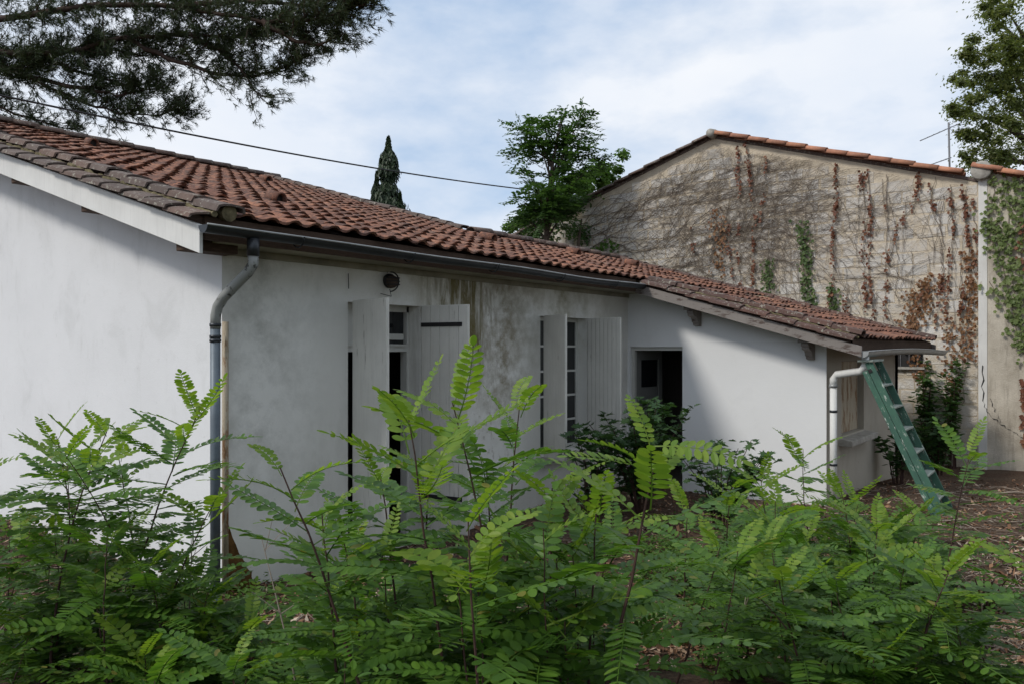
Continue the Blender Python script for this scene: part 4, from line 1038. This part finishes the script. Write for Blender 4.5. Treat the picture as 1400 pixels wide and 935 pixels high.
reds = [([(1008, 200), (1012, 260), (1010, 330), (1013, 400)], 'long red creeper strand under the apex, left one', 60),
        ([(1020, 198), (1024, 230), (1032, 300), (1030, 350), (1028, 402)], 'long red creeper strand under the apex, right one', 95),
        ([(1048, 215), (1046, 260), (1040, 300)], 'short red creeper strand just right of the apex strands', 26),
        ([(995, 300), (998, 345), (1002, 400)], 'thin red creeper strand beside the dried patch left', 26),
        ([(945, 310), (950, 350), (975, 400)], 'faint red creeper strand far left on the gable', 18),
        ([(1142, 228), (1144, 270), (1138, 320), (1140, 360), (1136, 400), (1130, 430)], 'heavy red creeper strand in the middle of the gable', 105),
        ([(1178, 235), (1182, 290), (1180, 340), (1184, 420)], 'red creeper strand above the annex roof, left of pair', 62),
        ([(1186, 232), (1192, 280), (1190, 330), (1188, 380), (1196, 440)], 'red creeper strand above the annex roof, right of pair', 80),
        ([(1212, 240), (1213, 300), (1212, 360), (1210, 430)], 'sparse red creeper strand next to the middle pair', 28),
        ([(1256, 245), (1250, 280), (1235, 300)], 'small red leaf spray near the verge right of middle', 40),
        ([(1270, 250), (1280, 300), (1290, 330), (1288, 380), (1280, 440)], 'winding red creeper strand left of the right corner', 52),
        ([(1300, 262), (1303, 310), (1296, 360), (1295, 440)], 'straight red creeper strand two before the right corner', 62),
        ([(1316, 262), (1320, 300), (1326, 340), (1318, 400), (1312, 450)], 'thick red creeper strand nearest the right corner', 90),
        ([(1332, 280), (1334, 330), (1334, 380)], 'thin red creeper strand at the very corner of gable', 22),
        ([(1225, 310), (1222, 330), (1214, 370)], 'lone red leaf tuft midway between the strands', 14),
        ([(1160, 390), (1155, 420), (1165, 445)], 'low red creeper sprig just above the annex verge', 20)]
for pts, lb, nl in reds: strand('red_creeper', lb, pts, 'leaf_red', int(nl*1.4), .055, .008, group=SG, clusters=max(5, nl//4))
strand('dried_creeper', 'rusty dried creeper clump between apex strands and house roof', [(978, 290), (985, 330), (982, 380)], 'leaf_rust', 117, .062, .10)
strand('dried_creeper', 'large rusty dried creeper clump above the annex eave', [(1270, 388), (1262, 410), (1248, 440), (1240, 462)], 'leaf_rust', 299, .062, .13)
strand('dried_creeper', 'rusty dried creeper column along the right corner of gable', [(1328, 345), (1326, 400), (1322, 440), (1324, 490)], 'leaf_rust', 221, .062, .08)
strand('dried_creeper', 'low rusty dried creeper strand inside the right corner column', [(1300, 440), (1302, 470), (1300, 500), (1305, 540)], 'leaf_rust', 117, .062, .08)
strand('dried_creeper', 'rusty dried creeper hanging beneath the annex gutter end', [(1250, 470), (1255, 500), (1262, 520)], 'leaf_rust', 91, .062, .09)
strand('ivy_plant', 'small pale green ivy sprig left on the gable above roof', [(1052, 408), (1050, 385), (1052, 360)], 'ivy_green', 120, .06, .07, False)
strand('ivy_plant', 'taller green ivy column in the middle of the gable', [(1108, 418), (1104, 380), (1100, 340), (1098, 305)], 'ivy_green', 260, .065, .075, False)
strand('ivy_plant', 'tiny yellow-green ivy sprig right of the tall ivy column', [(1142, 430), (1138, 410), (1136, 395)], 'ivy_green', 60, .07, .06, False)
strand('ivy_plant', 'low ivy tuft at the left foot of the gable', [(815, 345), (828, 335), (840, 338)], 'leaf_bright', 60, .08, .10, False)
# thin bare hanging stems on the right half
g = G()
for i in range(46):
    px = random.uniform(1040, 1334); py = random.uniform(235, 420); q = [onB(px, py)]
    for k in range(random.randint(6, 22)):
        n_p = q[-1]+Vector((0, random.gauss(0, .022), -.09))
        if not inside(n_p): break
        q.append(n_p)
    if len(q) > 2: g.tube(q, .005, 3, False)
for i in range(26):
    px = random.uniform(1040, 1320); run(onB(px, random.uniform(240, 430)), random.uniform(.2, 2.9), random.randint(6, 16), .09, .005, .25)
tag(g.build('hanging_stems', 'vine'), 'thin leafless creeper stems hanging on the right half of gable', 'creeper', None, 'stuff')
# ivy on the rendered wall
iv = thing('wall_ivy', onR(1400, 640), 'pale green ivy curtain spread over the beige rendered wall', 'ivy')
gl_ = G(); gr_ = G(); gs_ = G()
lines = [[(1352, 238), (1360, 262), (1352, 290), (1362, 330), (1372, 370), (1384, 420), (1392, 470)], [(1375, 238), (1380, 280), (1378, 330), (1385, 390), (1395, 450), (1402, 500)], [(1398, 242), (1398, 300), (1396, 360), (1400, 420), (1410, 480)], [(1345, 300), (1352, 320), (1362, 345)], [(1352, 385), (1362, 400), (1376, 410), (1390, 425)], [(1420, 240), (1425, 330), (1420, 420), (1425, 500)], [(1395, 262), (1408, 290), (1400, 330)], [(1360, 305), (1378, 320), (1398, 340)]]
for ln in lines:
    q = [onR(*p, .02) for p in ln]; gs_.tube(q, .006, 4, False)
    for i in range((110 if ln[0][0] < 1360 else 190) if len(ln) > 4 else 40):
        k = random.randrange(len(q)-1); c = q[k].lerp(q[k+1], random.random()); wide = .11 if c.z < E+1.8 else .085
        c = c+Vector((-abs(random.gauss(.03, .03)), random.gauss(0, wide), random.gauss(0, .08)))
        red = (E+1.35 < c.z < E+2.2 and c.y < onR(1388, 350).y and random.random() < .45)
        leaf5(gr_ if red else gl_, c, Vector((-1, random.gauss(0, .4), random.gauss(.3, .3))), Vector((0, random.gauss(0, .6), -1)), random.uniform(.055, .095), 'ivy')
for i in range(60):
    p = onR(random.uniform(1396, 1412), random.uniform(520, 610), .03); leaf5(gr_, p, Vector((-1, random.gauss(0, .4), .2)), Vector((0, random.gauss(0, .5), -1)), .09, 'ivy')
gs_.build('stem', 'vine', iv); gl_.build('foliage', 'ivy', iv); gr_.build('red_foliage', 'leaf_red', iv)

# ---------------------------------------------------------------- green stepladder
lbt = Vector((9.80, 1.50, 0)); lbt.z = gz(lbt.x, lbt.y); lt = Vector((9.78, 2.27, E-.13))   # leans against the annex gutter
ax = (lt-lbt); LL = ax.length; ax.normalize()
wv = Vector((1, 0, 0)); wv = (wv-ax*wv.dot(ax)).normalized(); WD = .50
nv = ax.cross(wv).normalized()
if nv.y > 0: nv = -nv
B3 = Matrix((wv, nv, ax)).transposed(); mwL = Matrix.Translation(lbt) @ B3.to_4x4()
LV = B3.transposed() @ Vector((0, -1, 0)); LU = B3.transposed() @ Vector((0, 0, 1))   # level and upright, seen from the ladder
ladder = link('stepladder', None, None, mwL); tag(ladder, 'green wooden stepladder with white paint splashes leaning by the annex', 'ladder')
def lpart(g, name, mat, bevel=.003):
    o = link(name, mkmesh(name, g.v, g.f, mat), ladder, mwL)
    b = o.modifiers.new('bevel', 'BEVEL'); b.width = bevel; b.segments = 1; return o
# x across, y towards the viewer (depth of the rails), z along the ladder
for x in (0, WD-.024): lpart(G().box((x, -.03, 0), (x+.026, .05, LL-.02)), 'rail', 'ladder')
lpart(G().box((.004, -.10, -.05), (.028, -.035, LL-.10)), 'back_rail', 'ladder'); lpart(G().box((WD-.028, -.10, -.05), (WD-.004, -.035, LL-.12)), 'back_rail', 'ladder')
lpart(G().box((-.012, -.03, LL-.14), (-.001, .01, LL-.10)), 'hinge_bolt', 'iron', .001)
tilt = ax.z
for k in range(6):
    z = .18+k*(LL-.34)/5.6
    g = G(); # treads stay level while the ladder leans
    g.obox(Vector((.0245, -.0, z))-LV*.045, (WD-.049, 0, 0), LV*.10, LU*.022); lpart(g, 'tread', 'ladder_worn')
for k in range(3): lpart(G().box((.029, -.09, .3+k*.55), (WD-.029, -.07, .36+k*.55)), 'back_brace', 'ladder', .001)
lpart(G().obox(Vector((-.03, 0, LL-.015))-LV*.10, (WD+.06, 0, 0), LV*.17, LU*.025), 'top_board', 'ladder_worn')

# ---------------------------------------------------------------- shrubs in the yard
def shrub(name, label, base, stems, height, nleaf, size, mat, kind, spread, cat='shrub', group=None):
    base = Vector(base); base.z = gz(base.x, base.y)-.03
    t = thing(name, base, label, cat, group); w_ = G(); g = G()
    for s in range(stems):
        a = random.uniform(0, 6.283); rr_ = spread*math.sqrt(random.random()); h = height*random.uniform(.6, 1.0)
        e = base+Vector((rr_*math.cos(a), rr_*math.sin(a), h)); m_ = base.lerp(e, .5)+Vector((-.1*math.cos(a)*rr_, -.1*math.sin(a)*rr_, .08*h))
        q = [base+Vector((.06*math.cos(a), .06*math.sin(a), 0)), m_, e]; w_.tube(q, [.012, .008, .003], 4, False)
        for i in range(nleaf//stems):
            t_ = .18+.84*random.random()**.8; p = q[0].lerp(m_, t_*2) if t_ < .5 else m_.lerp(e, min(1, t_*2-1))
            d = rv(); d.z = abs(d.z)*.3-.05; p = p+d*random.uniform(.03, .16)
            leaf5(g, p, Vector((0, 0, 1))+rv()*.55, d, size*random.uniform(.6, 1.2), kind)
    w_.build('stem', 'stem', t); g.build('foliage', mat, t); return t
shrub('maple_shrub', 'dark lobed-leaf shrub growing in front of the annex doorway', P(878, 700, 9.4), 24, 1.5, 900, .12, 'leaf_dark', 'maple', .75)
shrub('maple_shrub', 'dark lobed-leaf shrub against the white annex side wall', P(985, 700, 8.6), 16, 1.1, 480, .10, 'leaf_dark', 'maple', .55)
shrub('maple_shrub', 'dark lobed-leaf shrub below the open window shutters', P(812, 690, 9.0), 8, 1.15, 190, .12, 'leaf_dark', 'maple', .3)
shrub('dark_shrub', 'low dark shrub in the shade behind the stepladder', P(1228, 660, 11.6), 9, 1.0, 300, .12, 'leaf_dark', 'oval', .45)
shrub('dark_shrub', 'tall dark climber filling the corner left of gable foot', P(1266, 650, 14.6), 13, 2.0, 560, .12, 'leaf_tree', 'oval', .2)
shrub('dark_shrub', 'tall dark climber column against the foot of block wall', P(1302, 650, 14.3), 13, 2.1, 600, .11, 'leaf_tree', 'oval', .18)
shrub('dark_shrub', 'low dark bush at the foot of the block wall', P(1282, 660, 13.3), 14, 1.1, 520, .13, 'leaf_dark', 'oval', .5)
shrub('dark_shrub', 'tiny grey-green weed at the foot of the rendered wall', P(1398, 640, 14.0), 5, .45, 60, .07, 'leaf_bright', 'oval', .12)

# ---------------------------------------------------------------- locust saplings
Vd = Vector
LGRP = {'left': 'tall locust saplings before the gable wall', 'mid': 'tall locust saplings before the front wall', 'right': 'locust saplings right of the annex'}
sap_px((146, 556), (72, 900), 4.0, 'tall locust sapling before the gable wall, second stem from left', leaf_len=0.37, nleaf=24, t0=.22, side=1, group=LGRP['left'])
sap_px((274, 524), (150, 900), 4.0, 'tallest locust sapling before the gable wall, reaching the downpipe', leaf_len=0.36, nleaf=24, t0=.22, side=1, group=LGRP['left'])
sap_px((77, 566), (118, 900), 4.3, 'left-leaning thin locust sapling before the gable wall', leaf_len=0.35, nleaf=17, t0=.3, group=LGRP['left'])
sap_px((160, 590), (205, 900), 4.5, 'thin locust sapling between the two tall ones at left', leaf_len=0.32, nleaf=15, t0=.3, group=LGRP['left'])
sap_px((292, 655), (195, 900), 3.9, 'shorter locust sapling leaning across the corner downpipe', leaf_len=0.35, nleaf=15, t0=.25, group=LGRP['left'])
sap_px((-60, 590), (-50, 900), 3.8, 'locust sapling at the left picture edge, mostly cut off', leaf_len=0.37, nleaf=18, t0=.25, group=LGRP['left'])
sap_px((383, 592), (555, 1010), 2.5, 'locust sapling leaning left in front of the plain front wall', leaf_len=0.32, nleaf=19, t0=.15, group=LGRP['mid'], youngt=.9, bend=Vd((.03, -.05, .05)))
sap_px((558, 517), (640, 1020), 2.4, 'upright locust sapling before the dark door gap', leaf_len=0.34, nleaf=22, t0=.12, group=LGRP['mid'], youngt=.82, bend=Vd((.02, 0, .02)))
sap_px((618, 500), (690, 1000), 2.75, 'tallest central locust sapling before the planked door shutter', leaf_len=0.36, nleaf=22, t0=.12, group=LGRP['mid'], youngt=.85)
sap_px((640, 655), (655, 1020), 2.1, 'near locust sapling with bright tip at bottom centre', leaf_len=0.30, nleaf=18, t0=.1, group=LGRP['mid'], youngt=.82)
sap_px((711, 516), (690, 960), 3.3, 'slender locust sapling between door and window', leaf_len=0.30, nleaf=20, t0=.2, group=LGRP['mid'], youngt=.88)
big = sap_px((893, 588), (735, 1010), 2.35, 'right-leaning locust sapling with glowing tip before the annex door', leaf_len=0.34, nleaf=19, t0=.12, group=LGRP['mid'], youngt=.88, rad=.010, bend=Vd((.03, -.03, .0)))
ctop = P(893, 592, 2.35)
add_leaf(big, ctop-Vd((.02, .0, .03)), P(1005, 598, 2.25)-ctop, .27, True, .6)
add_leaf(big, ctop-Vd((.03, .0, .05)), P(866, 530, 2.45)-P(880, 610, 2.35), .20, True, .2)
add_leaf(big, ctop-Vd((.05, .0, .10)), P(770, 610, 2.3)-P(860, 625, 2.35), .25, True, -.2)
sap_px((760, 700), (780, 1000), 2.7, 'low locust sapling under the window shutters', leaf_len=0.32, nleaf=16, t0=.1, group=LGRP['mid'])
sap_px((470, 700), (500, 1000), 2.9, 'low locust sapling under the plain door shutter', leaf_len=0.32, nleaf=16, t0=.1, group=LGRP['mid'])
sap_px((1098, 590), (1128, 780), 6.2, 'upright locust sapling before the bright annex corner', leaf_len=0.40, nleaf=15, t0=.2, group=LGRP['right'])
sap_px((1040, 630), (1070, 790), 5.6, 'pale locust sapling below the white annex wall', leaf_len=0.36, nleaf=14, t0=.2, group=LGRP['right'])
sap_px((1326, 588), (1283, 760), 5.4, 'spreading locust sapling right of the stepladder', leaf_len=0.41, nleaf=13, t0=.35, group=LGRP['right'], youngt=.92)
sap_px((1297, 745), (1238, 960), 3.6, 'dark-stemmed locust sapling leaning right at lower right', leaf_len=0.37, nleaf=18, t0=.15, group=LGRP['right'], side=1)
sap_px((1064, 752), (1115, 960), 3.5, 'locust sapling leaning left at lower right', leaf_len=0.36, nleaf=18, t0=.12, group=LGRP['right'], side=1)
sap_px((1200, 690), (1190, 900), 4.6, 'bushy locust sapling left of the stepladder foot', leaf_len=0.37, nleaf=17, t0=.12, group=LGRP['right'], side=1)
sap_px((1412, 740), (1440, 960), 3.6, 'locust sapling cut off by the right picture edge', leaf_len=0.36, nleaf=15, t0=.15, group=LGRP['right'])
sap_px((985, 715), (915, 930), 3.9, 'thin locust sapling leaning right over the bare soil', leaf_len=0.34, nleaf=12, t0=.35, group=LGRP['right'])
for (tp, bp, d, lb) in (((520, 610), (560, 1000), 2.9, 'mid-height locust sapling in front of the plain door shutter'), ((585, 600), (600, 1000), 3.0, 'mid-height locust sapling just left of the planked shutter foot'),
                        ((665, 590), (660, 1000), 3.1, 'mid-height locust sapling below the stained wall patch'), ((755, 625), (740, 1000), 2.9, 'mid-height locust sapling under the left window shutter'),
                        ((815, 655), (800, 1000), 2.7, 'mid-height locust sapling under the right window shutter'), ((440, 655), (470, 1000), 2.8, 'mid-height locust sapling right of the left-leaning stem')):
    sap_px(tp, bp, d, lb, leaf_len=.33, nleaf=15, t0=.2, group=LGRP['mid'], youngt=.9)
for (tp, bp, d, lb) in (((1000, 640), (1000, 900), 5.2, 'light green locust sapling before the left part of annex wall'), ((1060, 660), (1050, 900), 4.8, 'light green locust sapling before the middle of annex wall'), ((940, 665), (930, 900), 5.0, 'locust sapling before the dark annex doorway'), ((1150, 650), (1160, 900), 5.6, 'locust sapling before the foot of annex downpipe')):
    sap_px(tp, bp, d, lb, leaf_len=.33, nleaf=13, t0=.2, group=LGRP['right'], youngt=.8)
# low seedlings that fill the thicket: nothing tells them apart within a zone
def cut(v, edges, words):
    return words[sum(v > e for e in edges)]
zones = [
 ((0, 300), (690, 860), (3.6, 5.0), 20, 'gable', (55, 115, 170, 225), ('at the left picture edge', 'below the soil mound', 'below the left gable wall', 'between the two tall left stems', 'left of the corner downpipe'), (4.1, 4.6)),
 ((180, 420), (815, 920), (3.0, 4.6), 12, 'corner', (240, 290, 340, 380), ('left of the downpipe shoe', 'at the downpipe shoe', 'by the moss stain at the corner', 'under the plain front wall', 'left of the left-leaning sapling'), (3.3, 3.9)),
 ((430, 850), (660, 880), (2.3, 4.2), 29, 'front', (470, 530, 580, 640, 700, 760, 830), ('left of the door shutter', 'under the plain door shutter', 'under the dark door gap', 'under the planked shutter', 'under the stained wall', 'left of the window', 'under the window', 'before the dark shrub'), (2.9, 3.6)),
 ((1000, 1290), (690, 880), (3.2, 6.2), 26, 'annex', (1045, 1090, 1140, 1190, 1240), ('right of the bare soil', 'under the white annex wall', 'under the annex corner', 'under the annex downpipe', 'under the annex window', 'before the ladder foot'), (4.1, 5.2)),
 ((990, 1275), (668, 725), (5.4, 7.4), 16, 'wallfoot', (1030, 1070, 1110, 1150, 1200, 1240), ('beside the lobed shrub', 'against the white annex wall', 'at the annex wall foot', 'at the annex corner foot', 'at the annex downpipe foot', 'under the annex sill', 'at the ladder foot'), (6.0, 6.8)),
 ((1180, 1340), (740, 900), (3.0, 4.4), 8, 'litter', (1220, 1260, 1300), ('low before the annex window', 'low before the ladder', 'right of the ladder foot', 'in the open litter at right'), (3.5, 3.9)),
]
seeds = []
for (xa, xb), (ya, yb), (da, db), n, zn, ed, words, de in zones:
    for i in range(n):
        px = xa+(xb-xa)*(i+random.random())/n; d = random.uniform(da, db); py = random.uniform(ya, yb)
        tp = P(px, py, d); zg = gz(tp.x, tp.y); tp.z -= .10
        if tp.z < zg+.22: tp.z = zg+.22+random.random()*.2
        row_ = cut(d, de, ('nearest', 'middle', 'farthest')); size_ = 'tiny' if tp.z-zg < .4 else 'short' if tp.z-zg < .75 else 'knee-high' if tp.z-zg < 1.0 else 'waist-high'
        seeds.append((px, sapling(tp, Vd((tp.x+random.uniform(-.15, .15), tp.y+random.uniform(-.15, .15), 0)), '%s locust seedling, %s row, %s' % (size_, row_, cut(px, ed, words)), leaf_len=random.uniform(.27, .36), nleaf=random.randint(11, 16), t0=.15, group='locust seedlings in the thicket', youngt=.93, rad=.006)))
by = {}
for px, o in sorted(seeds, key=lambda q: q[0]): by.setdefault(o['label'], []).append(o)
for lb, os_ in by.items():
    if len(os_) > 1:
        for i, o in enumerate(os_): o['label'] = lb+', '+{2: ('left of two', 'right of two'), 3: ('left of three', 'middle of three', 'right of three')}.get(len(os_), ('leftmost', 'second from left', 'third from left', 'fourth from left', 'fifth from left', 'sixth from left'))[min(i, 5)]
for (px, py, d, h, mt, kd, sz, lb) in ((1010, 880, 4.3, .42, 'leaf_bright', 'oval', .055, 'small pale-leaved weed on the bare soil at bottom right'), (330, 860, 4.8, .35, 'leaf_bright', 'oval', .06, 'small oval-leaved weed near the house corner'),
        (1345, 800, 5.6, .35, 'leaf_bright', 'oval', .055, 'small weed in the litter near the right edge'), (70, 900, 4.2, .5, 'leaf_dark', 'oval', .07, 'dark broad-leaved weed at bottom left'), (930, 790, 6.2, .3, 'leaf_bright', 'oval', .06, 'low weed on the soil before the annex doorway'),
        (640, 900, 3.4, .6, 'leaf_dark', 'maple', .10, 'lobed-leaf seedling hidden in the central thicket'), (1150, 860, 4.0, .5, 'leaf_bright', 'maple', .08, 'pale lobed-leaf seedling in the right thicket')):
    shrub('weed_plant', lb, P(px, py, d), 7, h, 130, sz, mt, kd, .22, 'weed')
for (px, d, h, lb) in ((420, 3.3, .95, 'bare dead stem among the saplings left of centre'), (1010, 4.4, .7, 'bare dead stem on the soil before the annex'), (1330, 4.6, .75, 'bare dead stem near the right picture edge'), (230, 4.1, .9, 'bare dead stem among the saplings at left'), (830, 3.3, .8, 'bare dead stem right of the central thicket')):
    b = P(px, 800, d); b.z = gz(b.x, b.y)-.02; g = G(); e = b+Vd((random.uniform(-.25, .25), random.uniform(-.25, .25), h)); m_ = b.lerp(e, .5)+rv()*.05
    g.tube([b, m_, e], [.005, .004, .0015], 5)
    for q in range(4): p0 = m_.lerp(e, random.random()); g.tube([p0, p0+Vd((random.gauss(0, .09), random.gauss(0, .09), .12))], [.0025, .0008], 4, False)
    tag(g.build('dead_stem', 'twig'), lb, 'dead stem', 'dead stems in the thicket')

# ---------------------------------------------------------------- ground litter, twigs, weeds
def litter_mesh(n, region, smin, smax):
    g = G()
    for i in range(n):
        px = random.uniform(*region[0]); py = 935-(935-region[1])*random.random()**1.0
        d = 1.9*F/max(30, (py-HOR)); p = P(px, py, d); p.z = gz(p.x, p.y)
        if X0-.05 < p.x and p.y > YW-.02 or (X2-.02 < p.x < X3 and p.y > Y2-.02) or p.x > XR-.05: continue
        a = random.uniform(0, 6.283); l_ = random.uniform(smin, smax); w_ = l_*random.uniform(.12, .5); tl = random.gauss(0, .35)
        u = Vd((math.cos(a), math.sin(a), math.sin(tl))); v = Vd((-math.sin(a), math.cos(a), random.gauss(0, .4))); p.z += .006+abs(l_*.5*math.sin(tl))
        g.add([p-u*l_*.5, p+v*w_*.5, p+u*l_*.5, p-v*w_*.5], [(0, 1, 2, 3)])
    return g
tag(litter_mesh(34000, ((-20, 1420), 640), .02, .085).build('leaf_litter', 'litter'), 'brown leaf and bark litter strewn over the soil', 'litter', None, 'stuff')
g = G()
for i in range(2600):
    px = random.uniform(1000, 1420) if random.random() < .75 else random.uniform(-10, 850); py = random.uniform(650, 935); d = 1.9*F/(py-HOR); p = P(px, py, d); p.z = gz(p.x, p.y)+.012
    if X0-.05 < p.x and p.y > YW-.02 or (X2-.02 < p.x < X3 and p.y > Y2-.02) or p.x > XR-.1: continue
    a = random.uniform(0, 6.283); l_ = random.uniform(.06, .35); dv = Vd((math.cos(a), math.sin(a), random.uniform(-.02, .12)))
    g.tube([p, p+dv*l_*.5+rv()*.012, p+dv*l_], random.uniform(.0015, .004), 3, False)
tag(g.build('twigs', 'twig'), 'pale dry twigs and needles lying on the litter', 'twigs', None, 'stuff')
for (a, b, r_, lb) in ((P(1352, 668, 11.2), P(1392, 690, 10.4), .012, 'long pale fallen stick below the rendered wall'), (P(1358, 690, 10.2), P(1420, 682, 10.2), .010, 'second pale fallen stick below the rendered wall, lying level')):
    a.z = gz(a.x, a.y)+.03; b.z = gz(b.x, b.y)+.05
    tag(G().tube([a, a.lerp(b, .5)+Vd((0, 0, .02)), b], [r_, r_*.9, r_*.6], 6).build('fallen_stick', 'twig'), lb, 'stick', 'sticks on the litter')
g = G()
patches = [((870, 1010), (735, 800), 900), ((950, 1100), (800, 935), 1200), ((1150, 1330), (700, 860), 900), ((250, 480), (780, 900), 900), ((1280, 1400), (720, 900), 260), ((0, 250), (780, 935), 900), ((430, 950), (820, 935), 1100), ((900, 1250), (690, 760), 700)]
for (xa, xb), (ya, yb), n in patches:
    for i in range(n):
        px = random.uniform(xa, xb); py = random.uniform(ya, yb); d = 1.88*F/(py-HOR); p = P(px, py, d); p.z = gz(p.x, p.y)
        if X0-.05 < p.x and p.y > YW-.02 or (X2-.02 < p.x < X3 and p.y > Y2-.02) or mnoise.noise(p*1.3) < -.12: continue
        h = random.uniform(.02, .12)
        for k in range(4):
            leaf5(g, p+Vd((random.gauss(0, .03), random.gauss(0, .03), h*random.uniform(.4, 1))), Vd((0, 0, 1))+rv()*.6, rv(), random.uniform(.022, .045), 'oval')
tag(g.build('weeds', 'leaf_bright'), 'low small-leaved weeds carpeting the soil', 'weeds', None, 'stuff')
